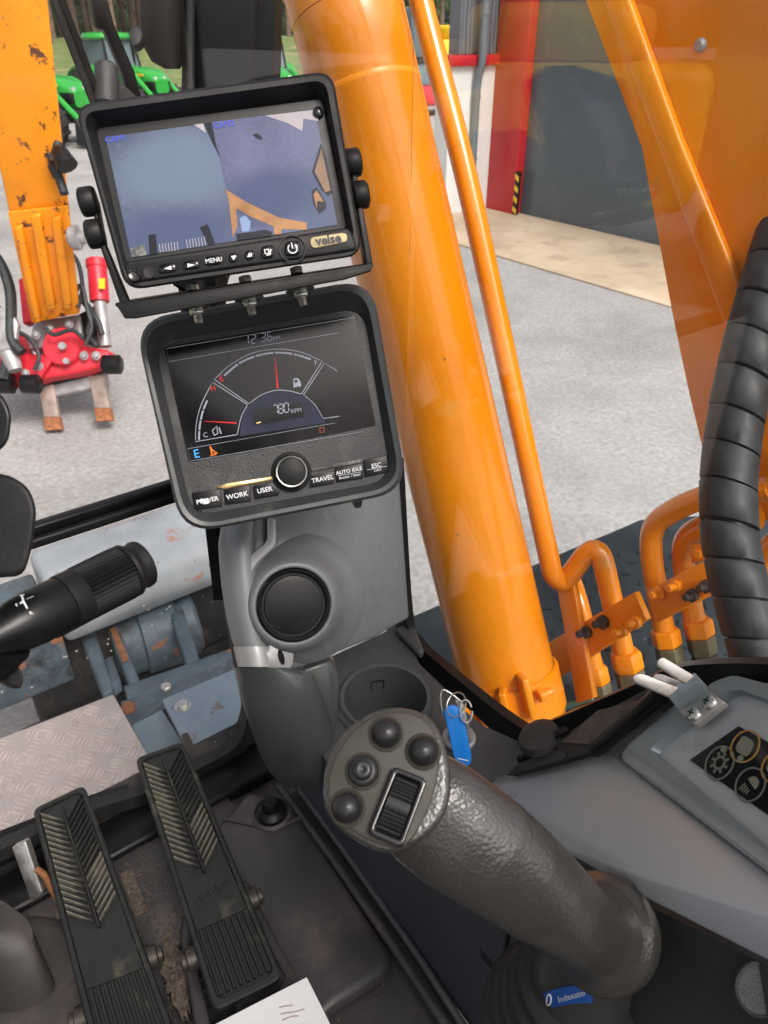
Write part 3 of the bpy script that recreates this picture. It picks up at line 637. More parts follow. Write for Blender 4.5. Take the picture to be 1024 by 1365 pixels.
for i, pts in enumerate([[(-20, 330), (0, 350), (14, 390), (16, 450), (30, 470)], [(-25, 390), (0, 420), (10, 470), (4, 505)], [(110, 400), (122, 420), (118, 445), (130, 462)], [(100, 395), (112, 402), (130, 428), (136, 446)]]):
    build('hose', MB().tube(smoothpath([P(x, y, DT-.32+.04*i) for x, y in pts], 6), .035 if i < 2 else .02, 8), HOSE, tl, smooth=True)
for i, pts in enumerate([[(96, 400), (108, 380), (116, 410), (122, 436), (114, 460)], [(88, 330), (104, 350), (110, 385), (104, 410)], [(60, 436), (72, 446), (96, 440), (112, 452)], [(20, 440), (40, 452), (52, 474), (46, 494)]]):
    build('thin_hose', MB().tube(smoothpath([P(x, y, DT-.36+.03*i) for x, y in pts], 6), .014, 8), HOSE, tl, smooth=True)
for x, y in ((34, 498), (52, 488), (112, 474), (128, 474), (48, 446), (66, 438), (92, 432), (8, 446), (14, 478)):
    hexbolt(P(x, y, DT-.2), -fw, .022, .02, GREYM, tl, washer=.03)
pbox('link_plate', [(-8, 410), (12, 408), (24, 432), (20, 462), (0, 470), (-12, 448)], DT-.34, .05, GREYM, tl, .01)
pbox('brace', [(60, 474), (76, 470), (52, 506), (36, 508)], DT-.2, .04, REDP, tl, .006)
for x, y in ((5, 512), (40, 512), (148, 486)):
    build('pivot', MB().lathe(P(x, y, DT-.2), rt, [(.06, -.05), (.065, -.04), (.065, .06), (.05, .07)], 14), BLK2, tl, smooth=True)
pf = thing('pallet_fork', P(100, 560, 5.25), 'pale grey fork carriage with two rusty tipped tines on the ground', 'fork attachment')
pbox('carriage', [(44, 512), (136, 492), (140, 514), (66, 530)], DT, .12, GREYM, pf, .015)
for (x0, y0), (x1, y1) in (((60, 508), (68, 556)), ((128, 500), (136, 544))):
    a = P(x0, y0, DT-.02); b = P(x1, y1, DT+.02)
    tn = build('tine', MB().prism([a-rt*.055, a+rt*.055, b+rt*.05, b-rt*.05], fw*.05), FORK, pf, bevel=.006)
    build('rusty_tip', MB().prism([b-rt*.058-up*.0, b+rt*.058, P(x1+8, y1+16, DT-.05)+rt*.03, P(x1+4, y1+18, DT-.05)-rt*.06], fw*.05), RUST, tn, bevel=.004)
build('spreader', MB().tube([P(38, 514, DT), P(142, 489, DT)], .04, 12), BLK2, pf, smooth=True)
# ================================================================== EXCAVATOR: FRAME SEEN THROUGH THE LOWER FRONT WINDOW
fb = thing('front_beam', PZ(170, 780, -.7), 'pale worn cross beam with rust marks beyond the lower front window', 'beam')
prof = [(2.12, -.76), (2.08, -.68), (2.10, -.60), (2.17, -.55), (2.38, -.53), (2.42, -.57), (2.42, -.78)]
build('beam', MB().prism([(.24, y, z) for y, z in prof], (1.2, 0, 0)), PALEW, fb, bevel=.03, bseg=3)
build('end_plate', MB().prism([(-.10, 2.1, -.90), (-.10, 2.42, -.90), (-.10, 2.42, -.64), (-.10, 2.1, -.68)], (.335, 0, 0)), BLUEG, fb, bevel=.01)
wn = thing('swing_drum', PZ(200, 850, -.95), 'blue grey drum between rusty edged brackets below the beam', 'machine drum')
def zp(name, poly, z, th, m, parent, bv=.006): return build(name, MB().prism([PZ(x, y, z) for x, y in poly], (0, 0, -th)), m, parent, bevel=bv)
d0 = PZ(150, 862, -.92); d1 = PZ(262, 828, -.92); da = (d1-d0).normalized(); dl = (d1-d0).length
build('drum', MB().lathe(d0, da, [(.10, 0), (.12, .02), (.12, dl*.32), (.135, dl*.34), (.135, dl*.74), (.12, dl*.76), (.12, dl*.95), (.1, dl)], 30), BLUEG, wn, smooth=True)
for poly in ([(104, 842), (124, 832), (152, 918), (138, 925)], [(143, 838), (157, 832), (186, 905), (172, 912)], [(222, 806), (240, 798), (266, 878), (248, 885)]):
    zp('bracket', poly, -.80, .10, BLUEG, wn, .01)
build('rust_edge', MB().prism([PZ(x, y, -.798) for x, y in [(147, 840), (154, 836), (172, 880), (164, 884)]], (0, 0, .004)), RUST, wn)
zp('cross_plate', [(164, 914), (312, 862), (322, 878), (172, 934)], -.78, .05, BLUEG, wn)
zp('lower_bar', [(128, 836), (138, 832), (160, 905), (150, 912)], -.95, .06, PALEB, wn)
cz = thing('front_chassis', PZ(230, 900, -1.2), 'dark soiled chassis box below the blue grey drum', 'chassis')
build('chassis_box', MB().aabb((.02, 1.62, -1.25), (.95, 2.19, -1.08)), DARKM, cz, bevel=.02)
build('front_face', MB().aabb((.10, 2.20, -1.25), (.95, 2.34, -.80)), DARKM, cz, bevel=.02)
build('chassis_pad', MB().aabb((-.85, 1.60, -1.35), (-.1, 2.4, -1.2)), mat('brown_grey_plate', (.16, .14, .13), .7, var=.25, vs=5), cz, bevel=.01)
sp = thing('step_platform', PZ(90, 1020, -.35), 'pale checker plate step outside the lower front window', 'step')
ZS = -.34
stp = [PZ(-120, 1030, ZS), PZ(0, 984, ZS), PZ(151, 925, ZS), PZ(222, 1050, ZS), PZ(215, 1180, ZS), PZ(-120, 1240, ZS)]
build('plate', MB().prism(stp, (0, 0, -.02)), CHECK, sp, bevel=.003)
ux = (stp[2]-stp[1]).normalized(); uy = V((-ux.y, ux.x, 0))
def inpoly(p, poly):
    c = False; n = len(poly)
    for i in range(n):
        a, b = poly[i], poly[i-1]
        if (a.y > p.y) != (b.y > p.y) and p.x < (b.x-a.x)*(p.y-a.y)/(b.y-a.y)+a.x: c = not c
    return c
cm = MB(); cell = .046
for i in range(-14, 12):
    for j in range(-14, 6):
        c = stp[1]+ux*(i*cell+.01)+uy*(j*cell-.02)
        if not inpoly(c, stp): continue
        ang = R_(45) if (i+j) % 2 else R_(-45)
        d = ux*math.cos(ang)+uy*math.sin(ang); n_ = V((-d.y, d.x, 0))
        for q in range(-2, 3):
            cc = c+n_*q*.0098; l_ = .0205
            if not (inpoly(cc+d*l_, stp) and inpoly(cc-d*l_, stp)): continue
            cm.add([cc-d*l_, cc-n_*.0033, cc+d*l_, cc+n_*.0033, cc-d*l_*.75+V((0, 0, .0045)), cc-n_*.0016+V((0, 0, .0048)), cc+d*l_*.75+V((0, 0, .0045)), cc+n_*.0016+V((0, 0, .0048))],
                   [(0, 1, 5, 4), (1, 2, 6, 5), (2, 3, 7, 6), (3, 0, 4, 7), (4, 5, 6, 7)])
build('tread_bars', cm, CHECKB, sp, kind='stuff')
bp_ = thing('frame_plate', PZ(270, 960, -.36), 'pale blue frame plate with a single bolt outside the lower front window', 'frame plate')
zp('plate', [(216, 932), (330, 884), (420, 930), (420, 1060), (262, 1020)], -.36, .02, PALEB, bp_, .004)
zp('lower_plate', [(176, 966), (216, 945), (262, 1020), (300, 1090), (230, 1090)], -.42, .02, PALEB, bp_, .004)
zp('dark_channel', [(160, 935), (320, 876), (330, 890), (218, 934), (178, 968)], -.50, .03, BLUEG, bp_, .004)
hexbolt(PZ(244, 941, -.36), (0, 0, 1), .014, .010, ZINC, bp_, washer=.019)
zp('clip', [(241, 978), (250, 975), (258, 992), (250, 996)], -.352, .02, DKBOLT, bp_, .003)
hexbolt(PZ(222, 918, -.46), (0, 0, 1), .014, .012, ZINC, bp_)
hexbolt(PZ(172, 946, -.48), (0, 0, 1), .018, .015, RUST, bp_)
# ================================================================== CAB SHELL
build('floor', MB().aabb((-.6, -1.0, -.06), (.315, .70, 0)), MATF, kind='structure')
rf_ = build('cab_roof', MB().aabb((-.56, .56, 1.50), (.56, .80, 1.56)), CHAR, kind='structure')
build('roof_rear', MB().aabb((-.56, -1.0, 1.50), (.56, -.62, 1.56)), CHAR, rf_)
build('roof_rail', MB().aabb((-.56, -.62, 1.50), (-.40, .56, 1.56)), CHAR, rf_)
build('roof_rail', MB().aabb((.40, -.62, 1.50), (.56, .56, 1.56)), CHAR, rf_)
build('added_hatch_glass', MB().aabb((-.40, -.62, 1.53), (.40, .56, 1.536)), GLU, rf_)  # unseen roof opening, added to let more daylight into the cab
build('rear_wall', MB().aabb((-.56, -1.06, 0), (.56, -1.0, 1.05)), CHAR, kind='structure')
build('left_wall', MB().aabb((-.60, -1.0, -.05), (-.56, .76, .45)), CHAR, kind='structure')
build('side_wall', MB().aabb((.316, -1.0, 0), (.336, .66, .255)), SLATE, kind='structure')
for i, (x, y) in enumerate(((-.56, .74), (-.56, -.15), (-.56, -1.0), (.50, -1.0))):
    build('cab_post', MB().aabb((x-.04, y-.05, 0), (x+.04, y+.05, 1.5)), BLK, kind='structure', bevel=.01)
# side wall details: seam, hole
build('wall_seam', MB().aabb((.3138, .2355, .02), (.3162, .2385, .25)), BLK2, bpy.data.objects['side_wall'])
hc = PX(652, 1281, .316)
build('wall_hole_rim', MB().lathe(hc+V((.004, 0, 0)), (-1, 0, 0), [(.0135, 0), (.0135, .0052), (.0115, .006), (.0105, .0035), (.010, .0015)], 24), CHARS, bpy.data.objects['side_wall'], smooth=True)
build('wall_hole', MB().lathe(hc+V((.004, 0, 0)), (-1, 0, 0), [(.0100, .0042), (.0098, .0047)], 20), GLOSS, bpy.data.objects['side_wall'])
fl = bpy.data.objects['floor']
# raised tray of the mat and the channel along the wall
def zq(l, z): return [PZ(x, y, z) for x, y in l]
tray = zq([(330, 1052), (384, 1062), (527, 1275), (512, 1300), (448, 1340), (420, 1365), (330, 1420), (300, 1300), (262, 1130)], .03)
build('mat_tray', MB().prism(tray, (0, 0, -.028)), MATF, fl, bevel=.012, bseg=3)
build('channel_lip', MB().tube(zq([(372, 1048), (440, 1140), (520, 1255), (600, 1375)], .022), .006, 10), MATF, fl, smooth=True)
build('wall_lip', MB().tube(zq([(392, 1042), (470, 1150), (560, 1278), (622, 1375)], .016), .005, 10), CHARS, fl, smooth=True)
build('front_mat', MB().prism(zq([(140, 1150), (300, 1060), (400, 1130), (262, 1250), (120, 1300), (-40, 1330), (-40, 1250)], .012), (0, 0, -.011)), MATF, fl, bevel=.004)
for poly in ([(160, 1165), (176, 1158), (196, 1215), (180, 1222)], [(72, 1212), (88, 1205), (104, 1262), (88, 1270)]):
    build('mat_slot', MB().prism(zq(poly, .0135), (0, 0, -.001)), SAND, fl)
gmr = random.Random(5)
for cx_, cy_, rx_, ry_ in ((82, 1300, 24, 46), (234, 1300, 17, 62)):
    poly = []
    for k in range(40):
        a_ = 2*math.pi*k/40; q_ = 1+gmr.uniform(-.28, .18); poly.append((cx_+rx_*q_*math.cos(a_)+(.25*ry_*q_*math.sin(a_)), cy_+ry_*q_*math.sin(a_)))
    build('sand_patch', MB().prism(zq(poly, .0148), (0, 0, -.003)), SAND, fl)
mg = MB()
for i in range(2600):
    x, y = gmr.choice([(gmr.gauss(85, 30), gmr.gauss(1290, 45)), (gmr.gauss(185, 18), gmr.gauss(1195, 35)), (gmr.gauss(232, 22), gmr.gauss(1290, 60)), (gmr.uniform(60, 520), gmr.uniform(1060, 1365))])
    p = PZ(x, y, .0135 if y < 1240 else .017); s_ = gmr.uniform(.0005, .0016)
    if p.x > .29: continue
    mg.add([p+V((s_, 0, 0)), p+V((-s_*.7, s_, 0)), p+V((-s_*.6, -s_, 0)), p+V((0, 0, s_*1.3))], [(0, 1, 3), (1, 2, 3), (2, 0, 3)])
build('sand_grains', mg, SAND, fl, kind='stuff')
dbo = thing('dome_bolt', PZ(365, 1085, .03), 'dark domed bolt sunk in the floor mat beside the pillar', 'bolt')
oc = PZ(362, 1085, .03)
build('recess_rim', MB().lathe(oc, (0, 0, 1), [(.028, 0), (.028, .003), (.024, .005), (.022, .002), (.004, .002)], 28), MATF, dbo, smooth=True)
build('dome', MB().lathe(oc, (0, 0, 1), [(.021, .002), (.021, .008), (.017, .012), (.0125, .014), (.012, .024), (.009, .028), (.002, .029)], 28), BLK2, dbo, smooth=True)
build('mat_edge', stroke(Frame((0, 0, .031), (1, 0, 0), (0, 0, 1)), [(p.x, p.y) for p in zq([(300, 1092), (345, 1102), (365, 1108), (402, 1090)], .031)], .004, -.003, .002), MATF, fl)
# ------------------------------------------------------------------ lower front window
YW = .765
lw = thing('lower_front_window', PY(150, 1080, YW), 'lower front window pane with black rubber seal before the pedals', 'window')
inn = [(276, 640), (291, 780), (308, 867), (320, 928), (322, 946), (316, 972), (300, 991), (258, 1014), (190, 1045), (127, 1064), (60, 1091), (0, 1117), (-90, 1155)]
mid = [(288, 640), (303, 780), (319, 862), (331, 924), (334, 950), (327, 980), (308, 1002), (264, 1027), (194, 1058), (132, 1079), (64, 1107), (0, 1133), (-90, 1171)]
out = [(320, 640), (330, 780), (340, 862), (350, 924), (356, 960), (352, 1000), (334, 1030), (282, 1058), (205, 1096), (142, 1120), (72, 1150), (0, 1182), (-90, 1220)]
def spx(l, Y, n=5): return [PY(a, b, Y) for a, b in spath2(l, n)]
build('rubber_seal', MB().strip(spx(inn, YW), spx(mid, YW), (0, -.018, 0)), RUB, lw, smooth=True)
build('frame', MB().strip(spx(mid, YW-.004), spx(out, YW-.004), (0, .03, 0)), BLK2, lw, smooth=True)
build('pane', MB().aabb((-.56, YW+.004, .02), (.36, YW+.009, .49)), GLF, lw)
sill = build('front_sill', MB().aabb((-.58, .695, -.03), (.33, .762, .022)), BLK2, bpy.data.objects['floor'], bevel=.008)
build('front_skirt', MB().aabb((-.58, .755, -.30), (.50, .80, .03)), DARKM, bpy.data.objects['floor'])
uw = thing('upper_front_window', PY(120, 690, YW), 'large upper front windscreen pane above the black crossbar', 'window')
build('crossbar', MB().aabb((-.58, .752, .497), (.33, .766, .509)), BLK2, uw, bevel=.003)
build('crossbar_lip', MB().aabb((-.58, .748, .484), (.33, .764, .4955)), BLK, uw, bevel=.003)
build('pane', MB().aabb((-.56, YW+.004, .516), (.335, YW+.009, 1.5)), GLU, uw)
# ------------------------------------------------------------------ cab corner pillar
PILB = mat('pillar_black', (.010, .010, .0105), .75, var=.25, vs=14, spec=.12, bump=.1, bs=500)
cpn = thing('corner_pillar', P(290, 640, .79), 'black corner pillar of the cab behind the monitors', 'pillar')
build('post', MB().prism([P(x, y, d) for x, y, d in [(246, -60, .76), (368, -60, .76), (364, 120, .78), (287, 370, .80), (308, 640, .84), (318, 800, .9), (285, 800, .9), (266, 640, .84), (236, 370, .80), (242, 120, .78)]], fw*.05), PILB, cpn)
build('inner_cover', MB().prism([P(x, y, .745) for x, y in [(261, -60), (341, -60), (338, 130), (262, 130)]], fw*.02), PILB, cpn, bevel=.006)
build('edge_seal', MB().tube([P(254, -60, .74), P(254, 130, .745)], .004, 8), RUB, cpn, smooth=True)
cvm = mat('brown_grey_trim', (.020, .018, .017), .7, var=.1, spec=.15)
build('wiper_motor_cover', MB().loft([[P(cx+math.cos(a)*w_, cy, .80+math.sin(a)*.03) for a in [k*math.pi/10 for k in range(20)]] for cx, cy, w_ in ((216, -60, 30), (216, 20, 30), (218, 60, 28), (224, 82, 22), (230, 92, 10))]), cvm, cpn, smooth=True)
lt = build('cover_latch', MB().prism([P(x, y, .765) for x, y in fillet([(171, 40), (184, 33), (190, 45), (186, 58), (176, 62)], 4)], fw*.012), CHAR, cpn, bevel=.003)
# ------------------------------------------------------------------ wiper
wp = thing('windscreen_wiper', PY(160, 130, .82), 'black wiper arm and blade crossing the windscreen at upper left', 'wiper')
build('blade', MB().tube([PY(66, -30, .80), PY(100, 60, .80), PY(131, 140, .80)], .0068, 8), BLK2, wp, smooth=True)
build('blade_rubber', MB().tube([PY(60, -30, .79), PY(95, 60, .79), PY(126, 140, .79)], .003, 6), RUB, wp, smooth=True)
build('arm', MB().prism([PY(x, y, .83) for x, y in [(120, -30), (137, -30), (152, 30), (180, 95), (192, 140), (176, 140), (163, 95), (140, 40), (129, 38)]], (0, .012, 0)), BLK2, wp, bevel=.002)
build('joint', MB().prism([PY(x, y, .80) for x, y in fillet([(131, 104), (140, 92), (150, 92), (160, 108), (184, 130), (178, 145), (134, 145)], 6)], (0, .015, 0)), CHAR, wp, bevel=.003)
build('joint_tube', MB().lathe(PY(142, 140, .79), up, [(.011, 0), (.011, .035), (.009, .037)], 16), CHAR, wp, smooth=True)
# ------------------------------------------------------------------ right window
XW = .48
rw = thing('right_window', PX(700, 970, XW), 'large right side window with broad black border above the console', 'window')
gin = [(538, 610), (540, 640), (551, 815), (566, 853), (600, 884), (658, 931), (700, 961), (712, 965), (726, 962), (842, 912), (913, 882), (1024, 876), (1150, 888)]
gou = [(524, 610), (526, 640), (536, 822), (553, 864), (588, 898), (644, 948), (684, 985), (706, 996), (742, 992), (850, 955), (930, 935), (1024, 935), (1150, 945)]
build('border', MB().strip([PX(a, b, XW) for a, b in spath2(gin, 5)], [PX(a, b, XW) for a, b in spath2(gou, 5)], (-.012, 0, 0)), BLK2, rw, smooth=True)
build('pane', MB().aabb((XW+.004, -1.0, .2), (XW+.009, .62, 1.5)), GLR, rw)
build('corner_pane', MB().prism([(XW+.004, .622, .2), (.345, .765, .2), (.349, .769, .2), (XW+.008, .626, .2)], (0, 0, 1.3)), GLR, rw)
# ================================================================== PILLAR TRIM WITH VENT
CHEEK = mat('cheek_silver', (.20, .21, .215), .46, metal=.3, var=.07, vs=9, bump=.06, bs=500)
TR = frame3(P(330, 710, .775), P(538, 650, .855), P(395, 890, .80))
pt_ = thing('pillar_trim', TR.hit(430, 880), 'grey pillar trim panel with round black air vent below the gauge', 'trim panel')
uvp = upx(TR, [(338, 690), (395, 600), (500, 590), (534, 640), (547, 824), (500, 850), (440, 874), (396, 893), (352, 888), (338, 830)])
build('panel', slab(TR, uvp, -.02, 0), SIL2, pt_, bevel=.004)
vo = TR.hit(388, 803, .0); vn = (TR.n*.9+(-rt)*.18).normalized()
k_ = .79/1000
prof = [(104*k_, -.003), (96*k_, .0006), (86*k_, .004), (76*k_, .0085), (68*k_, .0135), (62*k_, .018), (56*k_, .021), (51*k_, .0225), (49*k_, .0215), (48*k_, .012)]
vs_ = []
vx_ = (rt-vn*rt.dot(vn)).normalized(); vy_ = vn.cross(vx_)
def vr(r, a):      # the housing is drawn out towards the right of the panel
    if r < 57*k_: return r
    return 57*k_+(r-57*k_)*(.30+.70*(.5+.5*math.cos(a-.25)))
build('vent_housing', MB().loft([[vo+vn*h+(vx_*math.cos(a)+vy_*math.sin(a))*vr(r, a) for a in [2*math.pi*i/64 for i in range(64)]] for r, h in prof], cap=False), SIL2, pt_, smooth=True, auto=70)
vt = build('vent', MB().lathe(vo, vn, [(47.5*k_, .010), (47.5*k_, .0235), (45.5*k_, .025), (43*k_, .0235), (42*k_, .019), (1e-4, .0185)], 48), BLK2, pt_, smooth=True)
VF = Frame(vo+vn*.0185, rt, vn)
build('vent_flap', MB().lathe(vo, vn, [(39*k_, .0188), (38*k_, .0205), (30*k_, .0215), (1e-4, .022)], 48), BLK2, vt, smooth=True)
build('flap_groove', stroke(VF, [(-.008+.030*math.cos(a), .004+.028*math.sin(a)) for a in [R_(100+10*i) for i in range(17)]], .0012, .0005, .0036), BLK, vt)
# side cheek, rounded
def ell(px, py, d, wpx, dep, n=20, sk=0): return [P(px+wpx*math.cos(a), py+sk*wpx*math.cos(a), d-dep*math.sin(a)) for a in [2*math.pi*k/n for k in range(n)]]
build('side_cheek', MB().loft([ell(*q) for q in [(328, 690, .80, 26, .022), (322, 705, .80, 28, .024), (318, 725, .795, 27, .026), (319, 745, .795, 27, .028), (322, 780, .795, 27, .028), (327, 820, .795, 26, .028), (332, 850, .795, 24, .027), (338, 866, .795, 24, .026)]]), CHEEK, pt_, smooth=True)
build('cheek_edge', MB().prism([P(x, y, .772) for x, y in fillet([(356, 690), (367, 690), (368, 728), (342, 752), (330, 775), (322, 765), (334, 740), (356, 722)], 6)], fw*.012), SILL, pt_, bevel=.003)
build('cheek_recess', MB().prism([P(x, y, .782) for x, y in [(312, 690), (356, 690), (355, 720), (338, 738), (322, 720)]], fw*.006), CHAR, pt_, bevel=.002)
bd_ = build('silver_band', MB().prism([TR.hit(x, y, .010) for x, y in fillet([(336, 868), (356, 872), (362, 852), (384, 852), (393, 866), (391, 888), (384, 894), (338, 890)], 5)], TR.n*-.010), SILL, pt_, bevel=.003)
build('band_cheek', MB().loft([ell(*q) for q in [(336, 862, .795, 25.5, .027), (339, 874, .795, 25.5, .028), (342, 889, .795, 25, .028)]]), SILL, pt_, smooth=True)
bf = Frame(TR.hit(375, 876, .0103), TR.x, TR.n)
build('slot', slab(bf, [(.0032*math.cos(a), .0085*math.sin(a)) for a in [k*.3927 for k in range(16)]], 0, .0006), GLOSS, bd_)
build('lower_cover', MB().loft([ell(*q) for q in [(352, 890, .80, 40, .034), (366, 900, .805, 52, .036), (376, 930, .815, 55, .04), (388, 970, .84, 54, .042), (396, 1005, .87, 50, .045), (404, 1030, .90, 44, .045), (412, 1050, .93, 30, .04)]]), CHARS, pt_, smooth=True)
# ------------------------------------------------------------------ dark shelf with cup holder
ZSH = .27
sh = thing('side_shelf', PZ(560, 960, ZSH), 'dark plastic shelf below the side window with cup holder', 'shelf')
def shz(l): return [PZ(x, y, ZSH) for x, y in l]
hole = PZ(514, 934, ZSH)
shp = shz([(400, 893), (440, 876), (540, 830), (558, 884), (618, 946), (690, 1004), (752, 1004), (700, 1030), (640, 1062), (560, 1100), (470, 1060), (432, 1010), (425, 950)])
# top with a real hole: ring between outer outline and the cup rim
def resample(poly, n):
    c = hole; out = []
    for k in range(n):
        a = 2*math.pi*k/n; d = V((math.cos(a), math.sin(a), 0)); best = None
        for i in range(len(poly)):
            p, q = poly[i-1], poly[i]; e = q-p; den = d.x*e.y-d.y*e.x
            if abs(den) < 1e-9: continue
            t = ((p.x-c.x)*e.y-(p.y-c.y)*e.x)/den; s_ = ((p.x-c.x)*d.y-(p.y-c.y)*d.x)/den
            if t > 0 and -1e-6 <= s_ <= 1+1e-6 and (best is None or t > best): best = t
        out.append(c+d*(best or .06))
    return out
NR = 72; outer_ = resample(shp, NR); RH = .050
circ = [hole+V((math.cos(2*math.pi*k/NR), math.sin(2*math.pi*k/NR), 0))*RH for k in range(NR)]
build('shelf_top', MB().loft([[p-V((0, 0, .03)) for p in outer_], outer_, circ, [p-V((0, 0, .004)) for p in circ]], cap=False), CHAR, sh)
cup = build('cup_holder', MB().lathe(hole, (0, 0, 1), [(.0575, -.002), (.0575, .005), (.0545, .009), (.050, .008), (.0485, .0), (.046, -.095), (.043, -.10), (1e-4, -.10)], 56, cap=False), CHARS, sh, smooth=True)
build('cup_lip', MB().loft([[hole+V((math.cos(R_(a)), math.sin(R_(a)), 0))*r+V((0, 0, z)) for a in range(150, 281, 6)] for r, z in ((.0575, -.03), (.062, -.02), (.062, .003), (.0575, .006))], cap=False, closed=False), CHARS, cup, smooth=True)
uf = Frame(hole+V((.02, .043, -.02)), (.9, -.42, 0), (-.42, -.9, 0))
build('cup_mark', stroke(uf, [(-.009, -.008), (-.009, .006), (.007, .006), (.007, -.008)], .0012, -.001, .001), BLK, cup)
build('shelf_ridge', MB().prism([PZ(x, y, ZSH+.002) for x, y in [(527, 846), (549, 834), (566, 876), (560, 880)]], (0, 0, .012)), CHAR, sh, bevel=.004)
build('shelf_back', MB().prism([P(x, y, d) for x, y, d in [(396, 893, .815), (440, 874, .835), (452, 905, .835), (450, 960, .84), (432, 1010, .86), (405, 960, .84)]], fw*.03), CHARS, sh, bevel=.008)
build('shelf_front', MB().prism([(.318, .20, .258), (.318, .66, .258), (.318, .66, .10), (.318, .20, .10)], (.02, 0, 0)), CHARS, sh)
# ignition key
ig = thing('ignition_key', PZ(612, 985, ZSH), 'blue plastic key tag hanging from the ignition lock on the shelf', 'key')
lk = PZ(612, 985, ZSH+.001)
build('lock_rim', MB().lathe(lk, (0, 0, 1), [(.019, 0), (.019, .004), (.016, .006), (.012, .005)], 28), SILL, ig, smooth=True)
build('lock_cylinder', MB().lathe(lk, (0, 0, 1), [(.012, .004), (.012, .010), (.002, .011)], 24), BLK2, ig, smooth=True)
KF = Frame(P(608, 985, .80), rt, -fw)
def kpx(l): return [KF.uv(x, y) for x, y in l]
tgp = fillet(kpx([(592, 950), (594, 942), (604, 939), (614, 944), (618, 956), (629, 1008), (627, 1020), (615, 1022), (606, 1012)]), .006, 4)
build('key_tag', slab(KF, tgp, -.003, .002), KEYB, ig, bevel=.0012)
build('key_blade', slab(KF, kpx([(607, 930), (618, 938), (632, 990), (622, 1000)]), -.012, -.008), STEEL, ig, bevel=.0006)
build('key_ring', MB().tube([KF.pt(*KF.uv(608+14*math.cos(R_(a)), 938+16*math.sin(R_(a))), .004-.010*math.cos(R_(a))) for a in range(0, 341, 20)], .0008, 8), ZINC, ig, smooth=True)
build('key_ring', MB().tube([KF.pt(*KF.uv(621+8*math.cos(R_(a)), 947+13*math.sin(R_(a))), .003+.006*math.sin(R_(a))) for a in range(0, 341, 20)], .0012, 8), STEEL, ig, smooth=True)
build('wire_loop', MB().tube(smoothpath([KF.pt(*KF.uv(x, y), -.004) for x, y in [(592, 960), (588, 935), (592, 921), (612, 934), (616, 944)]], 6), .0011, 8), ZINC, ig, smooth=True)
build('tag_line', stroke(KF, kpx([(610, 1010), (624, 1013)]), .0010, .0018, .0025), WHITE, ig)
# ================================================================== RIGHT CONSOLE
co = thing('right_console', P(850, 1200, .55), 'silver grey arm console with switch panel right of the joystick', 'console')
Apt = P(652, 1052, .80); Ept = P(822, 1010, .665); Gpt = P(1060, 1194, .455); Dpt = P(1060, 1302, .43); Cpt = P(868, 1203, .52); B2 = P(740, 1130, .66)
fold1 = P(846, 1163, .535); fold2 = P(1060, 1230, .432)
mb = MB(); mb.v = [Apt, Ept, Gpt, fold2, fold1, B2, Cpt, Dpt]
mb.f = [(0, 1, 4, 5), (1, 2, 3, 4), (5, 4, 6), (4, 3, 7, 6)]
def inset_shell(mb, off):
    n = len(mb.v); b = {}
    for f in mb.f:
        for i in range(len(f)):
            e = (f[i], f[(i+1) % len(f)]); b[e] = 1
    fs = list(mb.f)
    for f in mb.f: fs.append(tuple(x+n for x in reversed(f)))
    for (a, c) in list(b):
        if (c, a) not in b: fs.append((c, a, a+n, c+n))
    mb.f = fs; mb.v = mb.v+[p+off for p in mb.v]; return mb
build('side_face', inset_shell(mb, fw*.03), SIL, co, bevel=.012, bseg=4)
build('underside', MB().prism([P(x, y, d) for x, y, d in [(690, 1110, .76), (866, 1208, .56), (1060, 1306, .45), (1060, 1500, .45), (860, 1500, .56), (690, 1300, .7)]], fw*.05), CHAR, co)
ud = Frame(P(1010, 1290, .452), rt, -fw)
build('round_cap', MB().lathe(P(1012, 1318, .472), (-fw+up*.2), [(.016, 0), (.016, .002), (.0145, .003), (.014, .0015), (.002, .0015)], 28), CHARS, co, smooth=True)
CT = frame3(P(826, 1008, .658), P(1060, 1194, .452), P(1000, 915, .575))
tp_ = build('top_panel', slab(CT, fillet(upx(CT, [(827, 1010), (842, 988), (905, 935), (960, 908), (1150, 880), (1150, 1250), (1060, 1190)]), [.006, .01, .02, .02, .01, .01, .01], 4), -.03, .002), SIL, co, bevel=.004, bseg=3)
build('edge_line', stroke(CT, upx(CT, [(905, 936), (842, 990), (831, 1004), (834, 1013), (900, 1064), (1060, 1186)], .002), .0008, .0018, .0026), SILL, co)
oo = fillet(upx(CT, [(848, 1003), (868, 985), (965, 916), (990, 908), (1180, 960), (1180, 1260), (1040, 1146)]), .006, 5)
ii = fillet(upx(CT, [(882, 1008), (894, 996), (985, 932), (1000, 930), (1140, 985), (1140, 1230), (1030, 1132)]), .006, 5)
def band2(F, lo, hi, hlo, hhi, hb):
    n = len(lo); vs_ = [F.pt(u, v, hb) for u, v in lo]+[F.pt(u, v, hlo) for u, v in lo]+[F.pt(u, v, hlo) for u, v in [(a[0]*.12+b[0]*.88, a[1]*.12+b[1]*.88) for a, b in zip(lo, hi)]]+[F.pt(u, v, hhi) for u, v in hi]
    return MB().loft([vs_[i*n:(i+1)*n] for i in range(4)], cap=False)
build('bezel', band2(CT, oo, ii, .010, .0035, .0), mat('bezel_bluish_grey', (.235, .26, .27), .36, metal=.4, var=.12, vs=14), co, smooth=True, auto=25)
build('recess_floor', slab(CT, ii, .002, .0036), SIL, co)
SP = Frame(CT.pt(0, 0, .0036), CT.x, CT.n)
spn = build('switch_pad', slab(SP, upx(SP, [(921, 1014), (986, 969), (1120, 1040), (1060, 1112)]), 0, .0012), GLOSS, co)
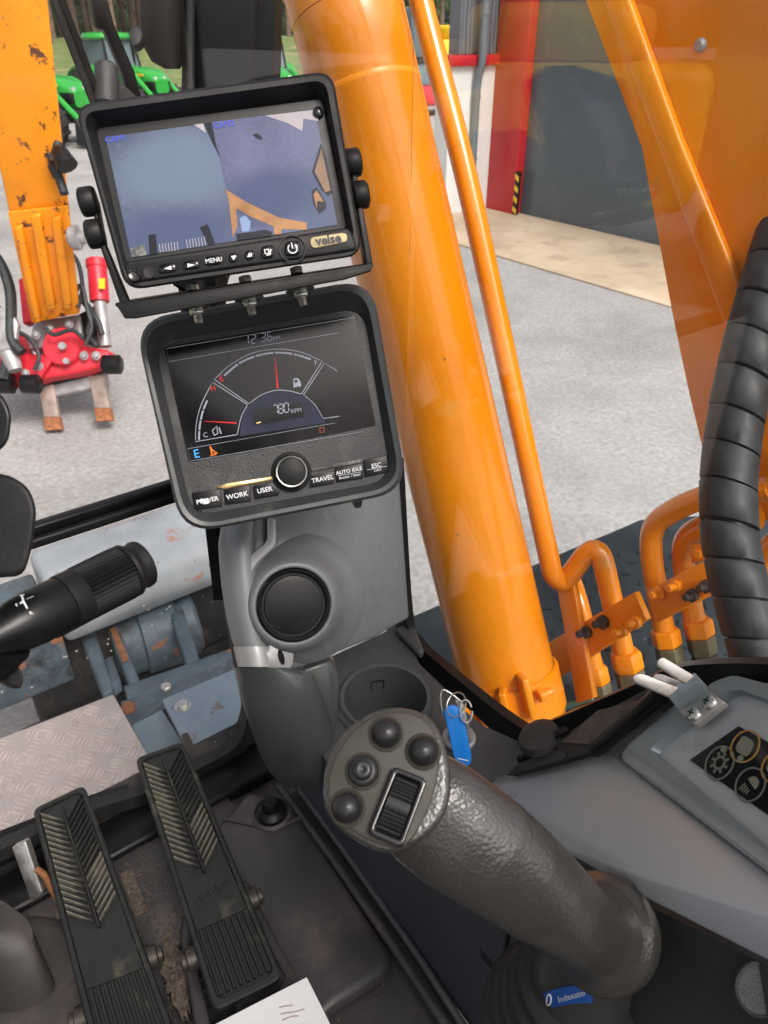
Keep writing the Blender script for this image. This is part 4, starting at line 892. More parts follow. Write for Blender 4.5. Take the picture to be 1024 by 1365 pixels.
LCD = mat('switch_lcd', (.20, .20, .145), .5, var=.05); GOLDR = mat('switch_gold_ring', (.42, .24, .05), .4, var=.1); GRYR = mat('switch_grey_ring', (.15, .145, .12), .5, var=.1)
def circ_px(F, cx, cy, rpx, n=32): 
    c = V(F.uv(cx, cy)); r = (V(F.uv(cx+rpx, cy))-c).length; return c, r
for (cx_, cy_, rp_, kind_) in ((995, 996, 20, 'lcd'), (961, 1018, 20, 'sun'), (1002, 1047, 21, 'lamp'), (1036, 1024, 20, 'lcd')):
    c, r = circ_px(SP, cx_, cy_, rp_); r *= .95
    lo = [(c.x+r*math.cos(a), c.y+r*math.sin(a)) for a in [k*math.pi/20 for k in range(40)]]
    sw = build('switch_ring', stroke(SP, lo, r*.09, .0011, .0018, True), GOLDR if kind_ == 'lcd' else GRYR, spn)
    if kind_ == 'lcd':
        build('lcd_button', slab(SP, fillet([(c.x-r*.55, c.y-r*.5), (c.x+r*.6, c.y-r*.55), (c.x+r*.55, c.y+r*.5), (c.x-r*.6, c.y+r*.55)], r*.4), .0011, .0019), LCD, sw)
    elif kind_ == 'sun':
        build('icon_gear', stroke(SP, [(c.x+r*.36*math.cos(a), c.y+r*.36*math.sin(a)) for a in [k*math.pi/12 for k in range(24)]], r*.14, .0011, .0016, True), GRYR, sw)
        for k in range(8):
            a = k*math.pi/4; build('icon_ray', stroke(SP, [(c.x+r*q*math.cos(a), c.y+r*q*math.sin(a)) for q in (.45, .66)], r*.16, .0011, .0016), GRYR, sw)
    else:
        build('icon_lamp', slab(SP, [(c.x+r*.1+r*.42*math.cos(a), c.y+r*.12+r*.42*math.sin(a)) for a in [R_(-30+20*k) for k in range(11)]], .0011, .0017), LCD, sw)
        for k in range(4):
            build('icon_beam', stroke(SP, [(c.x-r*.35+k*r*.16, c.y-r*.1-k*r*.06), (c.x-r*.5+k*r*.2, c.y-r*.6)], r*.06, .0011, .0016), LCD, sw)
for cx_, cy_ in ((967, 1000), (989, 1013)):
    c, r = circ_px(SP, cx_, cy_, 4); build('indicator_light', slab(SP, [(c.x+r*math.cos(a), c.y+r*math.sin(a)) for a in [k*math.pi/6 for k in range(12)]], .001, .002), LCD, spn)
# socket cover, black
sc_ = thing('socket_cover', P(770, 985, .70), 'dusty black hinged socket cover on the front edge of the console', 'cover')
CS = frame3(P(676, 1035, .775), P(800, 1000, .68), P(872, 926, .645))
DUSTB = mat('dusty_black', (.03, .028, .027), .6, var=.3, vs=60, dirt=[((.14, .10, .08), .56, .75, 40)])
build('base_plate', slab(CS, upx(CS, [(676, 1034), (700, 1012), (790, 958), (866, 918), (886, 922), (884, 938), (818, 984), (800, 1000), (758, 1012)]), -.03, .003), DUSTB, sc_, bevel=.0015)
build('flap', slab(CS, fillet(upx(CS, [(752, 990), (800, 948), (862, 932), (866, 938), (812, 978), (792, 993)], .004), .003), .003, .008), mat('brown_dust', (.10, .075, .06), .85, var=.3, vs=90), sc_, bevel=.0015)
build('hinge', MB().tube([CS.hit(793, 1000, .004), CS.hit(815, 984, .006), CS.hit(850, 954, .008), CS.hit(880, 927, .009)], [.0065, .0075, .0075, .0085], 14), BLK2, sc_, smooth=True)
lo = CS.hit(722, 988, .003)
build('round_lid', MB().lathe(lo, up*.84-rt*.5-fw*.35, [(.021, 0), (.022, .004), (.020, .010), (.012, .012), (1e-4, .0125)], 28), DUSTB, sc_, smooth=True)
build('lid_tab', slab(CS, upx(CS, [(741, 974), (756, 968), (758, 975), (744, 984)], .006), .002, .009), BLK2, sc_, bevel=.001)
build('lid_pin', MB().tube([CS.hit(692, 1012, .004), CS.hit(708, 1004, .005)], .0035, 10), BLK2, sc_, smooth=True)
build('lid_arm', slab(CS, upx(CS, [(690, 1020), (740, 1000), (757, 1005), (752, 1013), (700, 1028)], .004), .003, .007), DUSTB, sc_, bevel=.001)
# steel bracket
sb = thing('steel_bracket', P(930, 945, .61), 'bent bare steel bracket with three prongs and two screws', 'bracket')
BF = Frame(CT.pt(0, 0, .0125), CT.x, CT.n)
build('foot', slab(BF, fillet(upx(BF, [(906, 948), (945, 921), (968, 937), (929, 968)]), .002, 3), -.004, .0015), BRKT, sb, bevel=.0006)
a, b = BF.hit(906, 948), BF.hit(945, 921); c, d = P(891, 926, .578), P(926, 901, .568)
UPF = frame3(a, b, c)
build('web', MB().prism([UPF.hit(x, y) for x, y in [(906, 949), (945, 922), (943, 916), (928, 900), (890, 927), (903, 944)]], UPF.n*-.0022), mat('bluish_zinc', (.45, .55, .60), .4, metal=.6, var=.15, vs=50, dirt=[((.35, .28, .22), .62, .7, 120)]), sb)
for poly, dd in (([(926, 901), (914, 911), (876, 886), (877, 880), (884, 876)], .566), ([(905, 917), (892, 928), (845, 908), (844, 901), (852, 898), (862, 900)], .573), ([(916, 912), (905, 919), (868, 906), (874, 898), (884, 899)], .585)):
    build('prong', MB().prism([P(x, y, dd) for x, y in fillet(poly, 3, 3)], (up*-.6+fw*.8)*.0028), BRKT, sb, bevel=.0006)
for q in ((926, 953), (947, 937)):
    o = BF.hit(*q, h=.0015)
    s_ = build('screw', MB().lathe(o, BF.n, [(.0068, 0), (.0066, .0016), (.0052, .0034), (.003, .0042), (1e-4, .0044)], 22), ZINC, sb, smooth=True)
    sf = Frame(o+BF.n*.0043, rt, BF.n)
    for a_ in (.5, .5+math.pi/2):
        build('cross_slot', stroke(sf, [(-.0032*math.cos(a_), -.0032*math.sin(a_)), (.0032*math.cos(a_), .0032*math.sin(a_))], .0011, -.0006, .0003+.0001*(a_ > 1)), BLK2, s_)
# ================================================================== GAUGE DISPLAY
NX, NN = (.915, -.39, .10), (-.385, -.775, .50)
G = Frame((.288, .567, .681), NX, NN)
ga = thing('gauge_display', G.hit(390, 700), 'dark instrument display with fuel arc, clock and six buttons', 'instrument display')
def loopG(cs, h, r): return fillet(upx(G, cs, h), r, 7)
Ls = [(loopG([(196, 452), (480, 402), (520, 630), (258, 680)], -.05, .03), -.05), (loopG([(178, 427), (496, 371), (544, 655), (243, 713)], .012, .032), .012), (loopG([(178, 427), (496, 371), (544, 655), (243, 713)], .016, .032), .016),
      (loopG([(181, 430), (493, 375), (540, 652), (246, 709)], .019, .031), .019), (loopG([(187, 436), (487, 381), (535, 647), (251, 703)], .018, .028), .018), (loopG([(206, 458), (484, 410), (521, 640), (256, 688)], .0015, .022), .0015)]
build('housing', MB().loft([[G.pt(u, v, h) for u, v in l] for l, h in Ls]), DASHR, ga, smooth=True, auto=28)
fc = loopG([(207, 460), (483, 412), (519, 638), (257, 686)], .002, .02)
build('face_plate', slab(G, fc, .001, .0022), DASH, ga)
scr = build('screen', slab(G, fillet(upx(G, [(219, 463), (473, 420), (501, 567), (252, 616)], .003), .002), .0018, .0034), SCRN, ga)
SG = Frame(G.pt(0, 0, .0032), G.x, G.n)
def z4(l): return [SG.uv(220+x*.2637, 430+y*.2637) for x, y in l]
def cat_(*parts):
    o = []
    for p_ in parts: o += p_
    return o
def ui(name, pts, wd, m, closed=False, parent=scr, hh=.0006): return build(name, stroke(SG, pts, wd, .0, hh, closed), m, parent)
ui('header_line', z4([(960, -26), (480, 54), (8, 132), (22, 198), (500, 116), (880, 52)]), .0004, UIW)
o1 = spath2(z4([(155, 602), (158, 520), (182, 420), (240, 302)]), 6); i1 = spath2(z4([(418, 415), (385, 480), (366, 566)]), 6)
ui('temperature_arc', cat_(o1, i1), .0006, UIW, True)
o2 = spath2(z4([(250, 288), (330, 215), (440, 156), (560, 135), (680, 148), (795, 195)]), 6); i2 = spath2(z4([(690, 362), (630, 346), (560, 343), (490, 365), (425, 410)]), 6)
ui('fuel_arc', cat_(o2, i2), .0006, UIW, True)
ui('right_arc', cat_(z4([(872, 246), (806, 205)]), spath2(z4([(700, 366), (755, 412), (800, 485)]), 5), z4([(880, 474)])), .0006, UIW)
for nm, pth, n_ in (('temperature_bar', [(172, 592), (176, 525), (190, 455), (216, 388)], 4), ('fuel_bar', [(300, 268), (375, 207), (460, 170), (555, 153), (650, 160), (745, 188)], 5)):
    pp_ = spath2(z4(pth), 12); q = len(pp_)//n_
    for k in range(n_): ui(nm, pp_[k*q:(k+1)*q], .0015, UIW)
def needle(a, b, w0, w1):
    a, b = V(z4([a])[0]), V(z4([b])[0]); t = (b-a).normalized(); n_ = V((-t.y, t.x))
    build('needle', slab(SG, [tuple(a-n_*w0), tuple(b-n_*w1), tuple(b+n_*w1), tuple(a+n_*w0)], 0, .0007), UIR, scr)
needle((557, 178), (570, 332), .0002, .0008); needle((200, 499), (362, 508), .0002, .0007)
dm = cat_(spath2(z4([(378, 568), (392, 485), (425, 420), (490, 374), (560, 352), (640, 356), (696, 374), (750, 417), (792, 488)]), 5), z4([(820, 505), (378, 574)]))
build('rpm_dome', slab(SG, dm, 0, .0004), UIN, scr)
build('rpm_box', slab(SG, z4([(440, 440), (692, 398), (705, 478), (452, 522)]), .0002, .0006), SCRN, scr)
ui('rpm_box_edge', z4([(440, 440), (692, 398), (705, 478), (452, 522)]), .0004, UIN, True, hh=.0008)
S7 = Frame(SG.pt(0, 0, .0006), SG.x, SG.n)
for i, ch in enumerate('780'):
    u, v = z4([(548+i*28, 466-i*5)])[0]; seven(S7, u, v, ch, .0080, UIW, scr)
u, v = z4([(664, 446)])[0]; text(S7, u, v, 'RPM', .0052, UIW, scr)
for ch, x in (('1', 398), ('2', 434), ('3', 484), ('6', 516)):
    u, v = z4([(x+4, 112-(x-398)*.155)])[0]; seven(SG, u, v, ch, .0074, UIW, scr)
u, v = z4([(565, 80)])[0]; text(SG, u, v, 'PM', .0052, UIW, scr)
for s_, xy, m_, sz in (('E', (286, 284), UIR, .007), ('F', (763, 203), UIW, .006), ('H', (243, 333), UIR, .0065), ('C', (205, 569), UIW, .006), ('E', (160, 665), UIB, .0105)):
    u, v = z4([xy])[0]; text(SG, u, v, s_, sz, m_, scr)
build('fuel_icon', slab(SG, z4([(648, 290), (650, 284), (672, 281), (682, 292), (690, 318), (682, 326), (674, 322), (650, 330)]), 0, .0006), UIW, scr)
build('fuel_icon_gap', slab(SG, z4([(654, 292), (668, 289), (670, 302), (656, 305)]), .0002, .0009), SCRN, scr)
ui('coolant_icon', z4([(240, 545), (262, 525), (268, 560), (250, 570)]), .0011, UIW, True)
ui('coolant_icon', z4([(274, 530), (284, 562)]), .0012, UIW)
ui('work_icon', z4([(228, 625), (238, 665), (262, 660), (240, 645)]), .0012, UIO, True)
build('work_icon', slab(SG, z4([(228, 672), (252, 668), (250, 662), (268, 656), (258, 668), (230, 676)]), 0, .0006), UIO, scr)
ui('engine_icon', z4([(782, 532), (802, 529), (805, 553), (785, 556)]), .0009, mat('ui_dim_orange', (.25, .06, .02), .5, emit=.2), True)
ui('footer_line', z4([(860, 508), (480, 574), (115, 638), (128, 700), (500, 636), (1000, 552)]), .0003, UIW)
build('rpm_tick', slab(SG, z4([(462, 505), (484, 501), (485, 507), (463, 511)]), .0004, .0009), GOLD, scr)
# dial and buttons
BG = Frame(G.pt(0, 0, .0022), G.x, G.n)
def z5(l): return [BG.uv(240+x*.293, 580+y*.293) for x, y in l]
du, dv = z5([(507, 167)])[0]; dc = BG.pt(du, dv)
dr = (V(z5([(579, 167)])[0])-V((du, dv))).length
dl_ = build('dial', MB().lathe(dc, G.n, [(dr*1.28, 0), (dr*1.25, .003), (dr*1.08, .0042), (dr*1.03, .002)], 48), BLK, ga, smooth=True)
build('dial_ring', MB().lathe(dc, G.n, [(dr*1.0, .002), (dr*1.0, .010), (dr*.95, .0115), (dr*.89, .0112), (dr*.88, .008)], 56), ZINC, dl_, smooth=True)
build('dial_cap', MB().lathe(dc, G.n, [(dr*.88, .004), (dr*.88, .0098), (dr*.8, .0104), (1e-4, .0108)], 48), BLK, dl_, smooth=True)
for s_, poly, tx, sz in (('POWER', [(55, 262), (185, 245), (192, 322), (70, 340)], (126, 297), .0056), ('WORK', [(200, 248), (318, 225), (325, 300), (207, 315)], (261, 275), .0062), ('USER', [(333, 230), (420, 214), (455, 258), (450, 272), (340, 290)], (386, 250), .006),
                         ('TRAVEL', [(598, 183), (700, 165), (703, 218), (590, 238)], (648, 200), .0058), ('AUTO IDLE', [(705, 150), (830, 128), (835, 195), (712, 215)], (768, 163), .0048), ('ESC', [(835, 113), (940, 92), (950, 165), (842, 190)], (892, 139), .0056)):
    bt = build('button', slab(BG, fillet(z5(poly), .0012, 3), -.001, .0028), BLK2, ga, bevel=.0005, bseg=2)
    u, v = z5([tx])[0]; text(BG, u, v, s_, sz, WHITE, bt, h=.0030, bold=.00006)
    if s_ == 'AUTO IDLE':
        u, v = z5([(772, 187)])[0]; text(BG, u, v, 'Breaker / Shear', .0032, WHITE, bt, h=.0030); build('underline', stroke(BG, z5([(718, 185), (820, 168)]), .0003, .0026, .0031), WHITE, bt)
    if s_ == 'ESC':
        u, v = z5([(897, 160)])[0]; text(BG, u, v, 'CAM', .0032, WHITE, bt, h=.0030); build('underline', stroke(BG, z5([(850, 158), (938, 142)]), .0003, .0026, .0031), WHITE, bt)
    if s_ == 'POWER':
        build('worn_patch', slab(BG, z5([(88, 296), (100, 288), (112, 292), (128, 286), (130, 300), (138, 306), (126, 312), (108, 314), (112, 304), (96, 306)]), .0027, .0033), WHITE, bt)
build('gold_strip', slab(BG, z5([(163, 238), (215, 218), (430, 186), (432, 203), (205, 246)]), 0, .0018), GOLD, ga, bevel=.0004, bseg=1)
build('worn_strip', slab(BG, z5([(598, 152), (800, 112), (832, 108), (812, 128), (598, 166)]), 0, .0016), mat('worn_strip', (.09, .088, .085), .5, var=.5, vs=90, dirt=[((.35, .34, .33), .58, .66, 70)]), ga, bevel=.0004, bseg=1)
build('panel_latch', slab(G, upx(G, [(470, 668), (482, 666), (480, 676), (474, 677)], -.02), -.03, -.01), BLK2, ga)
# ================================================================== CAMERA MONITOR
M_ = Frame((.267, .576, .853), NX, NN)
cmn = thing('camera_monitor', M_.hit(320, 380), 'black camera monitor in sunshade hood showing two bird view pictures', 'monitor')
def loopM(cs, h, r): return fillet(upx(M_, cs, h), r, 6)
O1 = [(99, 140), (443, 94), (484, 340), (168, 388)]; 
LsM = [(loopM([(118, 160), (430, 118), (468, 330), (176, 372)], -.03, .012), -.03), (loopM([(101, 142), (442, 96), (483, 339), (169, 386)], -.004, .013), -.004), (loopM(O1, .012, .014), .012), (loopM(O1, .016, .014), .016),
       (loopM([(102, 143), (440, 98), (481, 338), (171, 384)], .018, .013), .018), (loopM([(110, 150), (434, 106), (474, 322), (168, 368)], .018, .010), .018), (loopM([(128, 172), (428, 132), (462, 306), (168, 350)], .002, .006), .002)]
build('hood', MB().loft([[M_.pt(u, v, h) for u, v in l] for l, h in LsM]), BLK, cmn, smooth=True, auto=28)
build('front_bezel', slab(M_, loopM([(129, 172), (429, 133), (463, 306), (169, 351)], .002, .004), .001, .0028), BLK2, cmn)
lb = build('control_bar', slab(M_, fillet(upx(M_, [(164, 350), (466, 303), (478, 334), (174, 378)], .018), .006), .002, .0205), BLK, cmn, bevel=.002)
build('hood_lens', MB().lathe(M_.hit(424, 151, .003), M_.n, [(.0045, 0), (.004, .003), (.001, .004)], 16), GLOSS, cmn, smooth=True)
def scrm(name, c, var, vs_, es):
    return mat(name, c, .12, spec=.25, var=var, vs=vs_, emit=es, dirt=[(tuple(x*1.3 for x in c), .5, .75, vs_*25)])
SC1 = scrm('picture_blue', (.075, .092, .14), .35, 14, .40); SC2 = scrm('picture_violet', (.085, .093, .155), .30, 16, .40); SC3 = mat('picture_shade', (.055, .07, .125), .3, var=.3, vs=30, emit=.4)
SCO = mat('picture_orange', (.26, .135, .06), .3, var=.25, vs=60, emit=.4); SCK = mat('picture_dark', (.012, .014, .022), .3, var=.2, emit=.3); SCW = mat('picture_pale', (.30, .27, .29), .3, var=.2, emit=.4); SCT = mat('picture_text', (.05, .07, .42), .3, emit=.5)
screen = build('screen', slab(M_, upx(M_, [(141, 183), (420, 146), (450, 300), (175, 343)], .003), .002, .0034), SC1, cmn)
SM = Frame(M_.pt(0, 0, .0034), M_.x, M_.n)
def z3(l): return [SM.uv(90+x/2.2756, 80+y/2.2756) for x, y in l]
def shade_ellipse(m, c, rr, col):
    t = m.node_tree; N = t.nodes; L = t.links; b = N['Principled BSDF']; src = b.inputs['Base Color'].links[0].from_socket
    g = N.new('ShaderNodeNewGeometry'); cw = SM.pt(*z3([c])[0]); ex = (V(z3([(c[0]+rr[0], c[1])])[0])-V(z3([c])[0])).length; ey = (V(z3([(c[0], c[1]+rr[1])])[0])-V(z3([c])[0])).length
    sb_ = N.new('ShaderNodeVectorMath'); sb_.operation = 'SUBTRACT'; L.new(g.outputs['Position'], sb_.inputs[0]); sb_.inputs[1].default_value = cw
    cmb = N.new('ShaderNodeCombineXYZ')
    for k, (ax_, e_) in enumerate(((SM.x, ex), (SM.y, ey))):
        d_ = N.new('ShaderNodeVectorMath'); d_.operation = 'DOT_PRODUCT'; L.new(sb_.outputs[0], d_.inputs[0]); d_.inputs[1].default_value = ax_/e_; L.new(d_.outputs['Value'], cmb.inputs[k])
    ln = N.new('ShaderNodeVectorMath'); ln.operation = 'LENGTH'; L.new(cmb.outputs[0], ln.inputs[0])
    mr_ = N.new('ShaderNodeMapRange'); mr_.interpolation_type = 'SMOOTHSTEP'; mr_.inputs[1].default_value = .55; mr_.inputs[2].default_value = 1.15; mr_.inputs[3].default_value = .85; mr_.inputs[4].default_value = 0; L.new(ln.outputs['Value'], mr_.inputs[0])
    mm = N.new('ShaderNodeMix'); mm.data_type = 'RGBA'; mm.inputs[7].default_value = (*col, 1); L.new(mr_.outputs[0], mm.inputs[0]); L.new(src, mm.inputs[6])
    L.new(mm.outputs[2], b.inputs['Base Color']); L.new(mm.outputs[2], b.inputs['Emission Color'])
def pic(name, pts, m, h): build(name, slab(SM, z3(pts), 0, h), m, screen)
shade_ellipse(SC2, (632, 415), (170, 95), (.045, .06, .115)); shade_ellipse(SC2, (800, 470), (110, 130), (.05, .07, .13)); shade_ellipse(SC1, (330, 560), (240, 130), (.05, .065, .12)); shade_ellipse(SC1, (330, 330), (230, 130), (.10, .13, .185))
pic('right_picture', [(415, 191), (750, 151), (819, 500), (515, 545), (490, 440), (462, 300)], SC2, .0002)
pic('picture_divider', [(414, 192), (438, 189), (452, 262), (466, 300), (440, 252)], SCK, .0004)
pic('picture_wall', [(384, 197), (412, 193), (420, 222)], SCW, .0004)
pic('picture_wall', [(600, 169), (715, 156), (752, 152), (762, 186), (716, 178), (712, 216), (668, 192)], SCW, .0004)
pic('picture_dirt', [(562, 228), (575, 222), (592, 236), (588, 243), (575, 238)], SCK, .0005)
pic('picture_boom', [(480, 393), (540, 430), (640, 478), (725, 494), (726, 516), (650, 513), (648, 528), (628, 530), (625, 505), (560, 478), (512, 450), (516, 500), (502, 540), (490, 430)], SCO, .0005)
pic('picture_hub', [(522, 480), (540, 472), (556, 492), (552, 520), (530, 522)], mat('picture_light_blue', (.16, .22, .36), .3, emit=.4), .0006)
pic('picture_tracks', [(512, 528), (560, 522), (600, 515), (622, 522), (618, 534), (515, 548)], SCK, .0006)
pic('picture_edge', [(742, 340), (768, 252), (786, 300), (806, 400), (790, 414), (768, 392)], SCK, .0004)
pic('picture_machine', [(750, 338), (770, 268), (798, 396), (782, 402)], mat('picture_brown', (.20, .12, .08), .3, var=.3, vs=60, emit=.35), .0006)
pic('picture_edge', [(740, 398), (756, 386), (786, 436), (784, 452), (764, 466), (746, 438)], SCK, .0005)
pic('picture_machine', [(746, 408), (756, 396), (778, 432), (758, 428), (756, 452)], SCO, .0007)
pic('picture_tyre', [(246, 532), (268, 528), (274, 588), (250, 592)], SCK, .0005); pic('picture_tyre', [(402, 508), (426, 498), (448, 556), (428, 562)], SCK, .0005)
for k in range(7):
    pic('picture_rack', [(278+k*9, 558-k), (280+k*9, 558-k), (283+k*9, 584-k), (281+k*9, 584-k)], SCW, .0005); pic('picture_rack', [(360+k*9, 545-k*1.5), (362+k*9, 545-k*1.5), (366+k*9, 572-k*1.5), (364+k*9, 572-k*1.5)], SCW, .0005)
pic('picture_gravel', [(190, 572), (235, 560), (240, 592), (198, 598)], mat('picture_brush', (.12, .12, .11), .3, var=.6, vs=250, emit=.35), .0004)
u, v = z3([(148, 240)])[0]; text(SM, u, v, 'CAM1', .0062, SCT, screen, h=.0005)
u, v = z3([(474, 197)])[0]; text(SM, u, v, 'CAM2', .0062, SCT, screen, h=.0007)
# control buttons and badge
CB = Frame(M_.pt(0, 0, .0205), M_.x, M_.n)
def z3b(l): return [CB.uv(90+x/2.2756, 80+y/2.2756) for x, y in l]
def oval(cx, cy, a, b, n=24): return fillet(z3b([(cx-a, cy-b+a*.12), (cx+a, cy-b-a*.12), (cx+a, cy+b-a*.12), (cx-a, cy+b+a*.12)]), .004, 4)
DKW = mat('faded_print', (.5, .5, .5), .6)
for cx_, cy_, a, b, ic in ((304, 632, 28, 14, 'l'), (376, 622, 26, 13, 'r'), (444, 608, 26, 14, 'm'), (504, 600, 15, 14, 'd'), (553, 592, 15, 14, 'u'), (607, 583, 21, 19, 's'), (683, 572, 24, 22, 'p')):
    bt = build('button', slab(CB, oval(cx_, cy_, a, b), -.001, .0016), GLOSS, lb, bevel=.0006, bseg=1)
    BB = Frame(CB.pt(0, 0, .0016), CB.x, CB.n)
    def tri(l): return [BB.uv(90+x/2.2756, 80+y/2.2756) for x, y in l]
    if ic == 'l': build('arrow', slab(BB, tri([(cx_-12, cy_+2), (cx_+11, cy_-8), (cx_+12, cy_+4)]), 0, .0003), WHITE, bt)
    if ic == 'r': build('arrow', slab(BB, tri([(cx_-12, cy_-5), (cx_+11, cy_), (cx_-11, cy_+7)]), 0, .0003), WHITE, bt)
    if ic == 'd': build('arrow', slab(BB, tri([(cx_-8, cy_-5), (cx_+7, cy_-7), (cx_+1, cy_+8)]), 0, .0003), WHITE, bt)
    if ic == 'u': build('arrow', slab(BB, tri([(cx_-8, cy_+6), (cx_-1, cy_-8), (cx_+8, cy_+4)]), 0, .0003), WHITE, bt)
    if ic == 'm': u, v = tri([(cx_, cy_)])[0]; text(BB, u, v, 'MENU', .0046, WHITE, bt, h=.0003)
    if ic == 's':
        build('arrow', stroke(BB, tri([(cx_-9, cy_-7), (cx_+3, cy_-9), (cx_+5, cy_+3), (cx_-7, cy_+5)]), .0009, 0, .0003, True), WHITE, bt); build('arrow', stroke(BB, tri([(cx_-3, cy_+9), (cx_+9, cy_+7), (cx_+8, cy_-3)]), .0008, 0, .0003), WHITE, bt)
    if ic == 'p':
        c = V(tri([(cx_, cy_)])[0]); build('power_ring', stroke(BB, [(c.x+.0034*math.cos(R_(a_)), c.y+.0034*math.sin(R_(a_))) for a_ in range(125, 416, 15)], .0008, 0, .0003), WHITE, bt); build('power_line', stroke(BB, [(c.x, c.y), (c.x, c.y+.0045)], .0008, 0, .0003), WHITE, bt)
        build('button_rim', stroke(CB, [(c.x+.0098*math.cos(R_(a_)), c.y+.0098*math.sin(R_(a_))) for a_ in range(0, 360, 12)], .0009, 0, .0014, True), BLK, lb)
cu_, cv_ = z3b([(206, 652)])[0]; build('bar_lens', MB().lathe(CB.pt(cu_, cv_), CB.n, [(.0050, 0), (.0048, .001), (.0036, .0005), (.001, .0004)], 20), GLOSS, lb, smooth=True)
cu_, cv_ = z3b([(249, 645)])[0]; build('bar_lens', MB().lathe(CB.pt(cu_, cv_), CB.n, [(.0044, 0), (.0042, .0008), (.001, .0006)], 20), BLK2, lb, smooth=True)
bp2 = fillet(z3b([(734, 540), (846, 524), (850, 552), (740, 574)]), .006, 5)
bad = build('badge', slab(CB, bp2, 0, .0014), CREAM, lb, bevel=.0004, bseg=1)
u, v = z3b([(791, 547)])[0]; text(CB, u, v, 'veise', .0098, BLK2, bad, h=.0017, sx=1.0, bold=.0003)
# bracket of the monitor with knobs and bolts
br = thing('monitor_bracket', G.hit(330, 405, .0), 'black U bracket carrying the camera monitor, bolted onto the gauge hood', 'bracket')
def kn(px, py, sgn, h, parent):
    o = M_.hit(px, py, h); a = M_.x*sgn
    k = build('knob', MB().lathe(o, a, [(.0095, -.007), (.011, -.005), (.011, .004), (.009, .006), (.0001, .006)], 12), BLK, parent, bevel=.0006, bseg=1)
    return k
kn(117, 269, -1, -.006, br); kn(126, 312, -1, -.006, br); kn(471, 217, 1, -.006, br); kn(481, 260, 1, -.006, br)
arm = lambda l, h, th: MB().prism([M_.hit(x, y, h) for x, y in l], M_.n*-th)
build('arm', arm([(120, 258), (126, 257), (137, 318), (172, 402), (160, 405), (131, 322)], -.004, .018), BLK, br, bevel=.001)
build('arm', arm([(464, 205), (471, 204), (497, 350), (489, 356)], -.004, .018), BLK, br, bevel=.001)
build('base_plate', MB().prism([M_.hit(x, y, h) for x, y, h in [(153, 404, .006), (497, 351, .006), (492, 350, -.05), (178, 398, -.05)]], -M_.y*.003), BLK2, br, bevel=.0008)
build('base_flange', MB().prism([M_.hit(x, y, .006) for x, y in [(154, 405), (497, 352), (495, 361), (460, 372), (180, 424), (166, 424)]], M_.n*-.003), BLK, br, bevel=.0008)
for x, y in ((261, 408), (332, 397), (400, 385)):
    o = G.hit(x, y, .034)
    b_ = build('bolt', MB().lathe(o, -G.y, [(.0066, .0012), (.0066, .0066), (.0056, .0076)], 6), ZINC, br, bevel=.0004, bseg=1)
    build('washer', MB().lathe(o, -G.y, [(.0125, -.0006), (.0125, .0012)], 28), ZINC, b_)
    build('stud', MB().lathe(o, -G.y, [(.0036, .007), (.0036, .0135), (.0030, .0145)], 14), ZINC, b_)
    build('nut', MB().lathe(M_.hit(x-4, y-20, -.008), M_.y, [(.0055, 0), (.0055, .004), (.0045, .005)], 6), ZINC, b_)
build('cable', MB().tube(smoothpath([M_.hit(x, y, -.03) for x, y in [(232, 378), (246, 386), (262, 394), (280, 391)]], 6), .0016, 8), BLK2, br, smooth=True)
# ================================================================== JOYSTICK
JF = Frame(P(515, 1038, .425), rt, (CAM-P(515, 1038, .425)).normalized()+up*.12)
js = thing('joystick', P(775, 1330, .53), 'dark leather textured joystick with five thumb buttons and roller switch', 'joystick')
def jl(l, h): return [JF.uv(x, y, h) for x, y in l]
hp_ = [(430, 1062), (432, 1030), (444, 998), (466, 968), (498, 947), (534, 942), (566, 951), (586, 972), (596, 1000), (602, 1035), (596, 1080), (570, 1115), (530, 1136), (496, 1132), (456, 1108), (436, 1085)]
hs = spath2(jl(hp_, 0)+[jl(hp_, 0)[0]], 3)[:-1]
cxm = sum(a for a, b in hs)/len(hs); cym = sum(b for a, b in hs)/len(hs)
def sc(l, k): return [(cxm+(a-cxm)*k, cym+(b-cym)*k) for a, b in l]
head = MB().loft([[JF.pt(u, v, h) for u, v in sc(hs, k)] for k, h in ((.45, -.040), (.72, -.032), (.9, -.018), (.99, -.007), (1.0, -.002), (.97, .0005), (.90, .0015))])
def sec(cx, cy, d, hw, dep, ang, n=24):
    c = P(cx, cy, d); A = (rt*math.cos(ang)+up*math.sin(ang)); k = d/1000
    out = []
    for i in range(n):
        a = 2*math.pi*i/n; ca_, sa_ = math.cos(a), math.sin(a)
        s1 = abs(ca_)**.9*(1 if ca_ > 0 else -1); s2 = abs(sa_)**.9*(1 if sa_ > 0 else -1)
        out.append(c+A*hw*k*s1-fw*dep*s2)
    return out
def sweep(pts, n=32):
    p3 = [P(x, y, d) for x, y, d, a_, b_ in pts]; out = []; x_ = None
    for i, (x, y, d, a_, b_) in enumerate(pts):
        T = (p3[min(i+1, len(p3)-1)]-p3[max(i-1, 0)]).normalized()
        if x_ is None: x_ = T.cross(fw)
        x_ = (x_-T*x_.dot(T)).normalized(); y_ = T.cross(x_)
        out.append([p3[i]+x_*a_*math.cos(2*math.pi*k/n)+y_*b_*math.sin(2*math.pi*k/n) for k in range(n)])
    return MB().loft(out)
